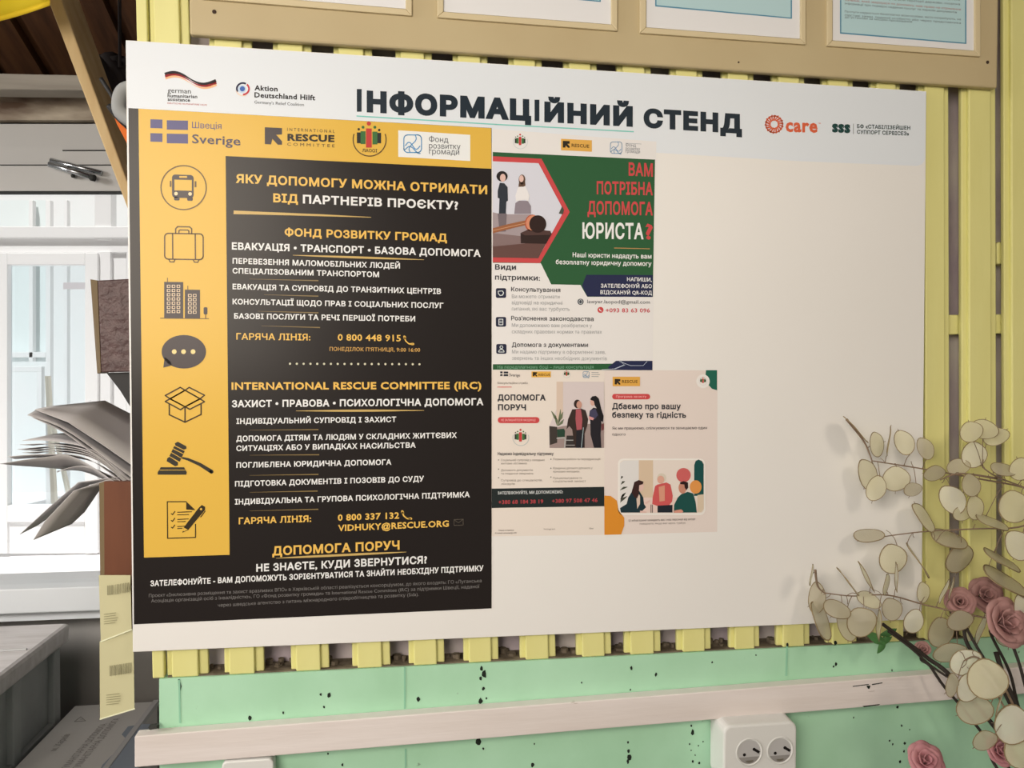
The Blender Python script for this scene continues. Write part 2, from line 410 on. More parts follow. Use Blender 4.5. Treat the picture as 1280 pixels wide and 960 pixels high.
# outside: terrace, white glazed door, pale house wall behind it
DY = 4.4; zt = P(70, 693, DY).z
terr = mat('pale_terrace', (250, 240, 236), .7, .2, noise=(2.5, (232, 218, 212), .6), scale=(1, 3, 1))
b = MB(); b.box((-9, 1.62, zt-.1), (4, 9, zt)); tag(b.build('ground', terr), kind='structure')
white_out = mat('white_render', (240, 242, 242), .8, .2, noise=(1.2, (226, 234, 238), .7))
b = MB(); b.box((-9, 7.2, zt), (4, 7.3, 6)); tag(b.build('wall_outside', white_out), kind='structure')
outw = mat('outdoor_white_pvc', (236, 236, 238), .4, .4)
droot = thing('door_1', P(60, 693, DY), None, None); droot['kind'] = 'structure'
b = MB(); b.rect(-260, 150, 260, 200, DY, .1); b.rect(-260, 283, 260, 297, DY-.03, .1); b.rect(-260, 297, 260, 316, DY, .1); b.rect(118, 150, 139, 300, DY-.01, .1)
b.rect(123, 314, 138, 693, DY-.02, .1); b.rect(138, 314, 158, 693, DY+.02, .1); b.rect(158, 314, 260, 693, DY, .1); b.rect(-260, 314, -60, 693, DY, .1)
b.build('door_frame', outw, droot, bevel=.004)
lf = MB(); lf.rect(-60, 316, 9, 692, DY-.05, .07); lf.rect(106, 316, 122, 692, DY-.05, .07); lf.rect(9, 316, 106, 331, DY-.05, .07); lf.rect(9, 632, 106, 653, DY-.05, .07); lf.rect(9, 653, 106, 692, DY-.03, .05)
leaf = lf.build('door_leaf', outw, droot, bevel=.004)
gl = MB(); gl.rect(9, 331, 106, 632, DY, .004); pn = gl.build('pane', glass_mat('door_glass', (.93, .97, .99), .06), droot)
st = MB(); st.rect(79, 353, 106, 361.5, DY-.008, .006); s_ = st.build('sticker', mat('grey_sticker', (196, 186, 178), .6), droot); s_['label'] = 'small grey sticker on the door glass'
b = MB(); b.tube([P(112, 500, DY-.1), P(112, 518, DY-.1), P(98, 520, DY-.1)], .012); b.tube([P(112, 509, DY-.1), P(112, 509, DY-.04)], .01); b.build('door_handle', outw, droot)
# a second glazed frame, a crate and a leaning board on the terrace behind the glass
IY = 5.6
b = MB()
for q in ((36, 250, 41, 452), (57, 250, 63, 640), (-60, 440, 57, 447), (14, 458, 52, 465), (46, 465, 52, 520), (80, 250, 84, 660)): b.rect(*q, IY, .06)
o = b.build('glazed_frame', outw, bevel=.003); tag(o, 'white glazed inner frame seen through the door glass', 'frame')
b = MB(); b.rect(-60, 250, 58, 452, IY+.08, .02); o = b.build('grey_curtain', mat('pale_curtain', (226, 230, 230), .9), None); tag(o, 'pale grey blue curtain panel behind the glazed door', 'curtain')
tanp = mat('tan_plank', (232, 212, 182), .7)
def plank(a, c, d, e, y, t):
    f = [P(*a, y), P(*c, y), P(*d, y), P(*e, y)]; f[2].z = f[3].z = zt; m = MB(); m.prism(f, [q+Vector((0, t, 0)) for q in f]); return m
b = plank((56, 470), (60, 470), (71, 690), (66, 690), 5.0, .05); o = b.build('leaning_plank', tanp); tag(o, 'taller tan plank leaning behind the glass of the white door', 'plank', 'planks leaning outside')
b = plank((63, 530), (66, 530), (100, 690), (95, 690), 4.9, .04); o = b.build('leaning_plank', tanp); tag(o, 'shorter and more slanted tan plank behind the glass of the white door', 'plank', 'planks leaning outside')

# ================================================================== INFORMATION BOARD
pvcb = mat('board_white', (226, 216, 202), .42, .4, noise=(3, (222, 212, 197), .5))
headm = mat('board_header_grey', (216, 214, 211), .42, .4)
board = thing('information_board', P(660, 815, .002), 'wide white information board with dark Cyrillic headline, covered with posters on its left half', 'information board')
bp = [(157, 50), (1158, 114), (1152, 774), (166, 815)]
sheet('panel', bp, 0, .004, pvcb, board, bevel=.0006)
p = Print(0.0)
hd = [(157.6, 51), (1157.5, 114.6), (1156.6, 196)] + [(1155.5, 201), (1152, 205.5), (1146, 207.3)] + [(1000, 201.5), (159.5, 152)]
p.poly(hd, headm, 1); p.build('header_band', board)
navy = mat('ink_headline', (16, 32, 42), .5, .3); teal = ink((122, 190, 172))
p = Print()
p.rect(446, 111.3, 452, 139.6, navy, 3); p.text('НФОРМАЦ', 458.4, 140.4, 664, 151.6, 27.4, navy, .066, 3); p.rect(668.2, 124.6, 674.2, 151.4, navy, 3); p.text('ЙНИЙ', 680.4, 152.6, 791, 158.6, 25.8, navy, .066, 3); p.text('СТЕНД', 804.5, 159.6, 927.5, 167.3, 24.6, navy, .066, 3)
p.line([(446, 145), (620, 155.5), (791.7, 164.6)], 1.5, teal, 3)
h = p.build('headline', board); h['label'] = 'large dark blue Cyrillic headline with thin teal underline'
K = ink((40, 38, 38)); RED = ink((176, 52, 48)); GOLD = ink((228, 170, 70))
# ribbon flag emblem with three lines of words
p = Print()
def wave(dx, dy): return [(206+dx+64*t, 97+dy-3.5*math.sin(2*math.pi*t*.95+.35)*1.6+6*t-2.2) for t in [k/24 for k in range(25)]]
p.ribbon(wave(0, 0), lambda t: 1.6+2.2*abs(math.cos(math.pi*t)), ink((44, 36, 38)), 3); p.ribbon(wave(.4, 2.6), lambda t: .8+2.4*abs(math.cos(math.pi*t)), ink((150, 40, 40)), 3); p.ribbon(wave(.8, 5.2), lambda t: .4+2.4*abs(math.cos(math.pi*t)), ink((236, 176, 128)), 3)
p.text('german', 209.5, 115.8, 238.5, 117, 6.6, K, .0, 3); p.text('humanitarian', 209.5, 121.6, 246.5, 122.8, 4.6, K, .02, 3); p.text('assistance', 209.5, 126, 237.5, 127.2, 4.6, K, .02, 3)
p.text('DEUTSCHE HUMANITÄRE HILFE', 209.5, 129.8, 258.7, 132.2, 2, RED, .0, 3)
p.build('ribbon_emblem', board)
p = Print()
p.arc(303.6, 111, 7.6, 7.2, 150, 300, 2.2, ink((44, 44, 66)), 3); p.arc(303.6, 111, 7.6, 7.2, -50, 90, 2.2, ink((190, 60, 66)), 3); p.arc(303.6, 111, 8.6, 8.6, 60, 165, 1.3, ink((238, 200, 170)), 3)
p.ell(303, 111, 3.2, 3.2, ink((70, 100, 160)), 3); p.ell(302.4, 111.3, 5, 4.8, ink((190, 200, 214)), 2)
p.text('Aktion', 318, 113, 347, 114.4, 7, K, .03, 3); p.text('Deutschland Hilft', 318, 121.8, 394, 125.5, 7, K, .03, 3); p.text("Germany's Relief Coalition", 318, 129.4, 380, 132.6, 4, ink((70, 70, 72)), 0, 3)
p.build('eye_emblem', board)
orange = ink((208, 92, 56)); p = Print()
for k in range(18):
    a = math.radians(k*20); r0 = 5; r1 = 11.6 if k % 2 == 0 else 11
    p.line([(967.7+r0*math.cos(a), 155.3+r0*math.sin(a)), (967.7+r1*math.cos(a+.28), 155.3+r1*math.sin(a+.28))], 2.0 if k % 2 else 1.5, orange, 3)
p.arc(967.7, 155.3, 10.4, 10.4, 0, 360, 1.6, orange, 3)
p.text('care', 982, 164.8, 1022, 166, 18.5, orange, .035, 3); p.text('™', 1022.5, 156, 1026, 156, 2.5, orange, 0, 3); p.build('orange_emblem', board)
p = Print(); dg = ink((28, 62, 56))
p.text('SSS', 1039.8, 165.4, 1063, 166.6, 11.6, dg, .09, 3); p.line([(1066.8, 154.8), (1066.8, 167.6)], .7, ink((120, 120, 118)), 3)
p.text('БФ «СТАБІЛІЗЕЙШЕН', 1071.3, 160.2, 1137.8, 162.4, 5, ink((50, 66, 64)), .03, 3); p.text('СУППОРТ СЕРВІСЕЗ»', 1071.3, 167.2, 1136.3, 169.5, 5, ink((50, 66, 64)), .03, 3)
p.build('charity_emblem', board)

# ------------------------------------------------------------------ small emblems shared by the posters
def people_emblem(p, x, y, r, m_ring, L=4, word=True):
    k = r/20.6
    red, gr, bk = ink((186, 60, 54)), ink((62, 104, 56)), ink((44, 44, 40))
    p.arc(x, y, r, r, 5, 175, 1.2*k+.2, m_ring, L); p.arc(x, y, r, r, -20, 5, 1.2*k+.2, m_ring, L); p.arc(x, y, r, r, 175, 200, 1.2*k+.2, m_ring, L)
    for dx, y0, y1, wd, m, dr, dy in ((-.9, -14, 10, 7.2, red, 2.7, -20), (-8.2, -10.5, 5.5, 6.2, gr, 1.9, -15.5), (6.6, -10, 6, 6.2, gr, 1.9, -15.5), (-13.6, -9, 4.5, 4.6, bk, 1.6, -13), (12, -8.5, 4.5, 4.6, bk, 1.6, -12)):
        p.rect(x+(dx-wd/2)*k, y+y0*k, x+(dx+wd/2)*k, y+y1*k, m, L); p.ell(x+dx*k, y+dy*k, dr*k, dr*k, m, L, 10)
    if word: p.text('ЛАООІ', x-9*k, y+15.5*k, x+9.5*k, y+16*k, 4.2*k, ink((70, 60, 40)), .02, L)
def arrow_emblem(p, x0, y0, s, m, hole, L=4):
    p.poly([(x0, y0), (x0+s, y0+.05*s), (x0+s, y0+.42*s), (x0+.66*s, y0+.44*s), (x0+s, y0+.82*s), (x0+s, y0+s*1.02), (x0+.76*s, y0+1.02*s), (x0+.44*s, y0+.68*s), (x0+.36*s, y0+s), (x0, y0+.98*s)], m, L)
def wave_emblem(p, x0, y0, s, m, wd, L=4, dy=0):
    q = []
    r = s*.22
    for cx, cy, a0 in ((x0+s-r, y0+r, -90), (x0+s-r, y0+s-r, 0), (x0+r, y0+s-r, 90), (x0+r, y0+r, 180)):
        for k in range(5): a = math.radians(a0+k*22.5); q.append((cx+r*math.cos(a), cy+r*math.sin(a)+dy))
    p.line(q, wd, m, L, True)
    p.ribbon([(x0+s*(.08+.84*t), y0+s*(.62-.2*math.sin(t*2*math.pi))+dy) for t in [k/12 for k in range(13)]], wd, m, L)
    p.ribbon([(x0+s*(.05+.9*t), y0+s*(.86-.2*math.sin(t*2*math.pi*.8))+dy) for t in [k/12 for k in range(13)]], wd, m, L)
    p.ribbon([(x0+s*(.35+.3*t-.12*math.sin(2*math.pi*t)), y0+s*(.98-.96*t)+dy) for t in [k/12 for k in range(13)]], wd, m, L)

# ================================================================== BIG YELLOW AND BLACK POSTER
PY = -.0005
Y1 = ink((216, 169, 68), 1); BK = ink((33, 27, 24), 1); YT = ink((226, 176, 82), 1); WT = ink((224, 216, 204), 1); BR = ink((96, 72, 42), 1); DK = ink((66, 56, 54), 1); GL = ink((196, 160, 92), 1); BLU = ink((82, 76, 112), 1)
poster = thing('help_poster', P(390, 770, 0), 'big yellow and black poster with a column of icons down its left side', 'poster')
sheet('sheet', [(160.5, 135), (614.5, 160), (614.5, 760.5), (167.5, 780.5)], PY, .0004, BK, poster)
p = Print(PY); p.poly([(173, 135.8), (614, 160.2), (614.4, 211), (282, 195), (287, 693.5), (180, 697)], Y1, 1); p.build('yellow_field', poster)
p = Print(PY)
for x0, y0, x1, y1 in ((188, 149, 203, 160), (208.5, 150.3, 235, 162), (188, 166.3, 203, 177), (208.5, 167, 235, 179)): p.rect(x0, y0, x1, y1, BLU, 2, .5)
p.text('Швеція', 240, 160, 276.8, 161.3, 8, BLU, .0, 3); p.text('Sverige', 240, 179, 300.6, 182, 12, ink((70, 62, 78), 1), .015, 3); p.build('flag_emblem', poster)
p = Print(PY); arrow_emblem(p, 331, 159, 21.5, DK, Y1, 3)
p.text('I N T E R N A T I O N A L', 359, 163.6, 418.4, 166.2, 4.2, BR, .01, 3); p.text('RESCUE', 359.3, 176, 418, 177.7, 9.4, ink((44, 36, 26), 1), .05, 3); p.text('C O M M I T T E E', 359, 182, 418.4, 184.3, 4, BR, .01, 3); p.build('arrow_emblem', poster)
p = Print(PY); people_emblem(p, 462, 174.5, 20.6, BR, 3); p.build('people_emblem', poster)
p = Print(PY); p.poly([(497.8, 162.8), (587.8, 168.6), (587.8, 201.3), (497.8, 196)], ink((226, 220, 208), 1), 2); wave_emblem(p, 504.8, 168.6, 22, ink((80, 138, 176), 1), 1.2, 4)
for t, y, x1 in (('Фонд', 177, 560.4), ('розвитку', 185.3, 575.6), ('громади', 192.3, 574)): p.text(t, 536.2, y, x1, y+1.2, 7, ink((80, 80, 82), 1), .0, 4)
p.build('white_emblem', poster)
# icons
p = Print(PY); p.arc(229.5, 234.5, 28.3, 27.5, 0, 360, 1.5, BR, 3, 48)
p.rrect(215, 218, 242, 247, 4, DK, 3, .8); p.poly([(218, 224.5), (239.8, 225), (239.8, 238.5), (218, 238)], Y1, 4); p.rrect(224, 220, 234, 222.3, 1, Y1, 4)
p.rrect(217.5, 246, 224.5, 250.5, 1.5, DK, 3); p.rrect(234, 246.5, 241, 251, 1.5, DK, 3); p.rect(212.3, 226, 214.2, 233.5, BR, 3); p.rect(243.3, 226.5, 245.5, 234, BR, 3)
p.ell(220, 242, 2.3, 2.3, ink((236, 200, 150), 1), 4, 12); p.ell(237.6, 242.4, 2.3, 2.3, ink((236, 200, 150), 1), 4, 12); p.build('bus_icon', poster)
p = Print(PY)
def rpath(x0, y0, x1, y1, r):
    q = []
    for cx, cy, a0 in ((x1-r, y0+r, -90), (x1-r, y1-r, 0), (x0+r, y1-r, 90), (x0+r, y0+r, 180)):
        for k in range(5): a = math.radians(a0+k*22.5); q.append((cx+r*math.cos(a), cy+r*math.sin(a)+(cx-x0)/(x1-x0)*.8))
    return q
p.line(rpath(205.8, 291.6, 254, 323.8, 4.5), 1.6, BR, 3, True); p.line([(215.6, 292), (216, 324)], 1.6, BR, 3); p.line([(244, 292.5), (244.3, 324.5)], 1.6, BR, 3)
p.line([(219.5, 291.5), (219.5, 286), (222, 283.3), (237, 283.6), (239.6, 286), (239.6, 292)], 1.6, BR, 3); p.line([(223.6, 291.5), (223.6, 288.5), (225, 287.4), (234.6, 287.6), (236, 288.8), (236, 292)], 1.4, BR, 3)
p.line([(211.3, 324.5), (212.5, 327.3), (217.4, 327.5), (218.5, 324.8)], 1.4, BR, 3); p.line([(241.6, 325), (243, 327.7), (247.2, 327.9), (248.5, 325)], 1.4, BR, 3); p.build('suitcase_icon', poster)
p = Print(PY); p.rect(205.2, 352.3, 229, 397.3, DK, 3, .3); p.rect(231, 362, 250, 397.6, DK, 3, .3); W2 = ink((214, 186, 150), 1)
for k in range(7):
    for j in range(3): p.rect(208.6+j*6.1, 356+k*5.25, 213+j*6.1, 359.8+k*5.25, W2, 4); p.rect(209.6+j*6.1, 356.9+k*5.25, 212.2+j*6.1, 359+k*5.25, DK, 5)
for k in range(5):
    for j in range(2): p.rect(235+j*6, 367.5+k*5.2, 239.6+j*6, 371.3+k*5.2, W2, 4); p.rect(236+j*6, 368.4+k*5.2, 238.8+j*6, 370.5+k*5.2, DK, 5)
p.line([(200.5, 397.8), (261, 398.3)], 1, BR, 3); p.line([(209.3, 347.5), (209.3, 353)], 1, BR, 3); p.line([(234.8, 357.5), (234.8, 362)], 1, BR, 3); p.rrect(254.5, 384, 259.3, 393, 1.5, DK, 3); p.line([(257, 392), (257, 398)], 1, BR, 3); p.build('buildings_icon', poster)
p = Print(PY); p.ell(229.8, 439.7, 27.8, 21, DK, 3, 36); p.poly([(206, 446), (204, 459.6), (218, 456)], DK, 3)
for x in (217.8, 229.4, 241.3): p.ell(x, 439.6, 3, 3, ink((232, 200, 130), 1), 4, 14)
p.build('speech_bubble_icon', poster)
p = Print(PY); q = lambda *a: [(160+x/5.333, 470+y/5.333) for x, y in a]
for pts, cl in ((q((248, 130), (348, 76), (380, 95), (280, 152)), 1), (q((380, 95), (408, 76), (510, 128), (480, 152)), 1), (q((280, 152), (248, 170), (350, 225), (380, 205)), 1), (q((480, 152), (510, 172), (412, 222), (380, 205)), 1), (q((280, 152), (380, 95), (480, 152), (380, 205)), 1), (q((275, 190), (275, 258), (380, 308), (487, 256), (487, 190)), 0), (q((380, 205), (380, 308)), 0)): p.line(pts, 1.7, ink((62, 44, 24), 1), 3, bool(cl))
p.build('open_box_icon', poster)
p = Print(PY); GV = ink((56, 50, 40), 1)
p.poly(q((312, 448), (332, 438), (388, 468), (390, 484), (372, 492), (316, 464)), GV, 3); p.poly(q((262, 548), (276, 538), (334, 576), (332, 596), (314, 602), (258, 568)), GV, 3); p.poly(q((308, 466), (378, 500), (344, 572), (276, 534)), GV, 3)
p.line(q((300, 484), (372, 520)), .8, Y1, 4); p.line(q((290, 510), (352, 546)), .8, Y1, 4); p.ribbon(q((360, 545), (400, 555), (480, 590), (560, 640)), lambda t: 2.4+2.6*t, GV, 3); p.ell(*q((556, 638))[0], 2.6, 2.4, GV, 3)
p.poly(q((218, 608), (374, 608), (382, 624), (392, 642), (388, 658), (198, 658), (198, 640), (210, 624)), GV, 3); p.line(q((212, 627), (382, 627)), .7, Y1, 4); p.build('gavel_icon', poster)
p = Print(PY); q = lambda *a: [(160+x/5.333, 620+y/5.333) for x, y in a]; IK = ink((52, 42, 26), 1)
p.line(q((262, 38), (388, 38)), 1.3, IK, 3); p.line(q((450, 188), (450, 276), (264, 282), (262, 38)), 1.3, IK, 3); p.poly(q((388, 36), (450, 95), (388, 90)), IK, 3)
for k in range(3): p.line(q((288, 118+45*k), (297, 124+45*k), (312, 103+45*k)), 1.2, IK, 3); p.line(q((330, 108+48*k), (425-22*k, 105+48*k)), 1.1, IK, 3); p.line(q((330, 125+46*k), (405-22*k, 124+46*k)), 1, IK, 3)
p.poly(q((362, 245), (376, 204), (470, 80), (492, 60), (514, 72), (514, 92), (402, 226)), IK, 3); p.line(q((515, 100), (484, 140)), 1.2, IK, 3); p.ell(*q((487, 88))[0], 1.5, 1.5, Y1, 4, 10); p.poly(q((364, 240), (374, 212), (398, 224)), Y1, 4); p.poly(q((362, 244), (367, 232), (376, 238)), IK, 5); p.build('document_icon', poster)
# words
def lines(name, rows, bold=.035):
    p = Print(PY)
    for t, x0, y0, x1, y1, c, m in rows: p.text(t, x0, y0, x1, y1, c, m, bold, 3); 'hotline' in name and p.build(name+'_lettering', poster)
    if p.v: p.build(name+'_lettering', poster)
lines('heading', [('ЯКУ ДОПОМОГУ МОЖНА ОТРИМАТИ', 294.8, 228.6, 609, 243, 11.3, YT), ('ВІД', 341.5, 252.8, 372.5, 254, 11.2, YT), ('ПАРТНЕРІВ ПРОЄКТУ?', 378.6, 254.3, 572.8, 262.3, 11, WT)])
lines('fund_heading', [('ФОНД РОЗВИТКУ ГРОМАД', 355.8, 295, 558.7, 302.3, 10.2, YT), ('ЕВАКУАЦІЯ • ТРАНСПОРТ • БАЗОВА ДОПОМОГА', 289.8, 312, 600.8, 321.2, 9.2, WT)])
lines('fund_services', [('ПЕРЕВЕЗЕННЯ МАЛОМОБІЛЬНИХ ЛЮДЕЙ', 290.7, 329.6, 500, 335.8, 7.2, WT), ('СПЕЦІАЛІЗОВАНИМ ТРАНСПОРТОМ', 290.7, 341.8, 473.9, 346.6, 7, WT), ('ЕВАКУАЦІЯ ТА СУПРОВІД ДО ТРАНЗИТНИХ ЦЕНТРІВ', 290.7, 361.6, 551.2, 367.6, 7, WT),
    ('КОНСУЛЬТАЦІЇ ЩОДО ПРАВ І СОЦІАЛЬНИХ ПОСЛУГ', 290.7, 380.4, 554.4, 385.4, 7, WT), ('БАЗОВІ ПОСЛУГИ ТА РЕЧІ ПЕРШОЇ ПОТРЕБИ', 292.7, 398.4, 519, 402, 7, WT)], .03)
lines('fund_hotline', [('ГАРЯЧА ЛІНІЯ:', 295.4, 424.6, 388, 425.6, 8.4, YT), ('0 800 448 915', 422.2, 425.6, 501, 426.8, 8.6, YT), ("ПОНЕДІЛОК П'ЯТНИЦЯ, 9:00 16:00", 412, 438.6, 525.2, 439.8, 5, ink((190, 144, 76), 1))], .02)
lines('committee_heading', [('INTERNATIONAL RESCUE COMMITTEE (IRC)', 289.4, 487.2, 601.8, 486.4, 9.8, YT), ('ЗАХИСТ • ПРАВОВА • ПСИХОЛОГІЧНА ДОПОМОГА', 289.8, 509.2, 604.2, 506.6, 9, WT)])
lines('committee_services', [('ІНДИВІДУАЛЬНИЙ СУПРОВІД І ЗАХИСТ', 295.4, 530, 495.3, 527.6, 7, WT), ('ДОПОМОГА ДІТЯМ ТА ЛЮДЯМ У СКЛАДНИХ ЖИТТЄВИХ', 295.4, 551.7, 571.2, 547.4, 7, WT), ('СИТУАЦІЯХ АБО У ВИПАДКАХ НАСИЛЬСТВА', 295.4, 563.9, 519.7, 559.7, 7, WT),
    ('ПОГЛИБЛЕНА ЮРИДИЧНА ДОПОМОГА', 295.4, 584.9, 489.3, 581, 7, WT), ('ПІДГОТОВКА ДОКУМЕНТІВ І ПОЗОВІВ ДО СУДУ', 293.7, 608.3, 530, 601.8, 7, WT), ('ІНДИВІДУАЛЬНА ТА ГРУПОВА ПСИХОЛОГІЧНА ПІДТРИМКА', 293.7, 630.8, 587.2, 621.5, 7, WT)], .03)
lines('committee_hotline', [('ГАРЯЧА ЛІНІЯ:', 298.4, 655.4, 389, 652.3, 8.4, YT), ('0 800 337 132', 422.2, 651.2, 499, 648.3, 8.6, YT), ('VIDHUKY@RESCUE.ORG', 422.6, 664.2, 561, 658.4, 8.6, YT)], .03)
lines('closing_words', [('ДОПОМОГА ПОРУЧ', 340.4, 694.6, 499.4, 687, 11.6, YT), ('НЕ ЗНАЄТЕ, КУДИ ЗВЕРНУТИСЯ?', 320.3, 714.8, 533.8, 704.4, 9.8, WT), ('ЗАТЕЛЕФОНУЙТЕ - ВАМ ДОПОМОЖУТЬ ЗОРІЄНТУВАТИСЯ ТА ЗНАЙТИ НЕОБХІДНУ ПІДТРИМКУ', 188, 733, 604.4, 713.8, 7.4, WT)])
gy = ink((122, 114, 106), 1)
lines('small_print', [('Проєкт «Інклюзивне розміщення та захист вразливих ВПО» в Харківській області реалізується консорціумом, до якого входять: ГО «Луганська', 186, 746.6, 602, 727.8, 4.2, gy), ('Асоціація організацій осіб з інвалідністю», ГО «Фонд розвитку громади» та International Rescue Committee (IRC) за підтримки Швеції, наданої', 189, 753.2, 599.4, 734.9, 4.2, gy),
    ('через шведське агентство з питань міжнародного співробітництва та розвитку (Sida).', 272.5, 758.6, 523.4, 744.8, 4.2, gy)], 0)
p = Print(PY); p.ribbon([(292, 265.4), (330, 266.6), (400, 269), (464, 271.6)], lambda t: 3.8*(1-t)**.7+.7, GL, 3); p.build('brush_stroke', poster)
tp = lambda t: .5+2.2*math.sin(math.pi*t)
for a, c, f in (((366, 319), (530, 324.6), tp), ((370, 513.6), (530, 513), tp), ((345, 697.8), (508, 690), lambda t: .4+2.4*(1-abs(2*t-1)**3))):
    p.ribbon([(a[0]+(c[0]-a[0])*k/8, a[1]+(c[1]-a[1])*k/8) for k in range(9)], f, GL, 3); p.build('gold_rule', poster)
th = ink((128, 104, 62), 1)
for a, c in (((312, 348.8), (398, 350.8)), ((330, 368.4), (398, 370.2)), ((322, 389), (398, 391)), ((327, 407.4), (400, 409.4)), ((312, 537.6), (398, 537)), ((312, 569), (399, 568.4)), ((312, 594.2), (398, 593)), ((312, 615.4), (397, 613.8)), ((312, 638.6), (398, 636.6))):
    p.ribbon([a, ((a[0]+c[0])/2, (a[1]+c[1])/2), c], lambda t: .3+1.1*t, th, 3); p.build('thin_rule', poster)
for k in range(20): p.ell(362.5+k*8.52, 454.7+k*.03, 1.4, 1.4, ink((206, 194, 160), 1), 3, 10)
p.build('dotted_line', poster)
p = Print(PY)
for x, y in ((511, 425.3), (508.3, 643.6)):
    p.ribbon([(x-5.6, y-4), (x-3.8, y+1), (x, y+4.4), (x+5.4, y+4.9)], lambda t: 2.6-1.2*math.sin(math.pi*t), YT, 3); p.ell(x-5.2, y-3.6, 1.7, 2.4, YT, 3, 10, -15); p.ell(x+4.6, y+4.7, 2.4, 1.6, YT, 3, 10); p.build('phone_icon', poster)
ev = ink((84, 74, 62), 1); p.line([(567.5, 649.5), (579, 649), (579, 656.3), (567.5, 656.8)], .8, ev, 3, True); p.line([(567.5, 649.5), (573.2, 653.6), (579, 649)], .7, ev, 3)
p.build('envelope_icon', poster)
# ================================================================== GREEN LEGAL AID POSTER
Q4 = lambda *a: [(600+x/5.333, 160+y/5.333) for x, y in a]
Q5 = lambda *a: [(600+x/5.333, 310+y/5.333) for x, y in a]
PAP = mat('poster_paper', (222, 212, 200), .5, .3); GRN = ink((40, 84, 48)); NAV = ink((34, 38, 66)); RD = ink((194, 68, 66)); WH = ink((226, 218, 206)); TX = ink((52, 50, 52)); GR = ink((150, 146, 140))
lp = thing('legal_aid_poster', P(718, 462, 0), 'green and white legal aid poster with a gavel photograph in a red hexagon', 'poster')
sheet('sheet', [(616, 161), (820.5, 177), (815.6, 463), (616, 462)], -.0002, .0002, PAP, lp)
p = Print(-.0002)
p.poly([(616, 190), (818.8, 199.5), (816, 371), (734, 371), (725.6, 356.2), (689, 355.4), (676, 329), (616, 328.5)], GRN, 1)
p.poly([(733, 343.4), (815.9, 343.8), (815.7, 371.3), (734, 370.6), (727.5, 357)], NAV, 2)
p.poly([(616, 455.3), (766, 454.6), (776, 462.6), (616, 462)], GRN, 1); p.poly([(760, 459), (770, 451), (815.6, 451), (815.6, 462.8), (762, 462.5)], NAV, 2)
p.build('colour_fields', lp)
p = Print(-.0002)
p.poly(Q4((85, 188), (410, 205), (598, 560), (400, 900), (85, 895)), RD, 2)
pg = ink((206, 200, 200)); p.poly(Q4((85, 222), (390, 235), (548, 530), (545, 580), (388, 868), (85, 862)), pg, 3)
p.poly(Q4((85, 562), (150, 575), (340, 575), (440, 690), (478, 700), (388, 868), (85, 862)), ink((158, 140, 136)), 4); p.poly(Q4((85, 760), (440, 770), (388, 868), (85, 862)), ink((96, 66, 58)), 5); p.poly(Q4((85, 700), (270, 720), (300, 770), (85, 790)), ink((128, 104, 98)), 5)
p.poly(Q4((118, 570), (178, 570), (172, 690), (130, 690)), ink((112, 98, 98)), 6)
DKS = ink((44, 48, 54)); SK = ink((214, 174, 156))
p.ell(*Q4((147, 322))[0], 7, 6.6, ink((34, 28, 28)), 6, 18); p.ell(*Q4((152, 332))[0], 3.6, 5, SK, 7, 14); p.poly(Q4((132, 365), (118, 420), (118, 465), (130, 470), (126, 570), (172, 570), (176, 490), (186, 485), (184, 395), (162, 368)), DKS, 6)
p.ell(*Q4((280, 345))[0], 4.2, 6.6, ink((96, 70, 54)), 6, 16); p.poly(Q4((262, 350), (256, 392), (272, 392), (290, 392), (303, 385), (300, 350)), ink((96, 70, 54)), 6); p.ell(*Q4((276, 338))[0], 2.8, 4.4, SK, 7, 14)
p.poly(Q4((256, 392), (302, 385), (330, 450), (322, 490), (300, 478), (262, 484), (240, 490), (236, 450)), ink((224, 214, 204)), 6); p.poly(Q4((236, 500), (262, 484), (318, 486), (340, 520), (340, 572), (228, 572)), ink((136, 122, 124)), 6)
p.poly(Q4((548, 520), (525, 570), (552, 575), (560, 548)), ink((70, 74, 60)), 6)
p.poly(Q4((85, 668), (190, 640), (320, 612), (336, 640), (200, 672), (85, 702)), ink((150, 92, 58)), 7); p.line(Q4((85, 684), (330, 628)), .8, ink((196, 140, 100)), 8); p.poly(Q4((270, 700), (330, 672), (470, 690), (478, 706), (440, 772), (272, 768)), ink((46, 30, 26)), 7); p.poly(Q4((270, 700), (330, 672), (470, 686), (474, 712), (300, 716)), ink((76, 52, 46)), 8)
p.ell(*Q4((345, 632))[0], 8.6, 10.4, ink((176, 84, 56)), 8, 22, 12); p.ell(*Q4((352, 632))[0], 8.4, 9.6, ink((204, 130, 96)), 9, 22, 12); p.ell(*Q4((385, 640))[0], 10.6, 11, ink((44, 26, 22)), 10, 24)
p.build('hexagon_photograph', lp)
p = Print(-.0002); people_emblem(p, 650.5, 177, 9, ink((196, 196, 186)), 2, False); p.build('people_emblem', lp)
p.poly(Q4((540, 72), (746, 82), (746, 158), (540, 148)), ink((216, 160, 72)), 2); arrow_emblem(p, 703.5, 176, 8.6, ink((40, 34, 24)), None, 3); p.text('RESCUE', 714.5, 183.6, 736.5, 185, 4.4, ink((96, 68, 28)), .03, 3); p.build('arrow_emblem', lp)
wave_emblem(p, 763, 177, 14.4, ink((104, 140, 168)), .8, 2, .3)
for t, y, x1 in (('Фонд', 183, 795), ('розвитку', 187.4, 800), ('громади', 191, 800)): p.text(t, 782, y, x1, y+.6, 4, ink((110, 112, 114)), 0, 2)
p.line([(782, 179), (801.5, 180)], .5, ink((150, 150, 148)), 2)
p.build('wave_emblem', lp)
p = Print(-.0002)
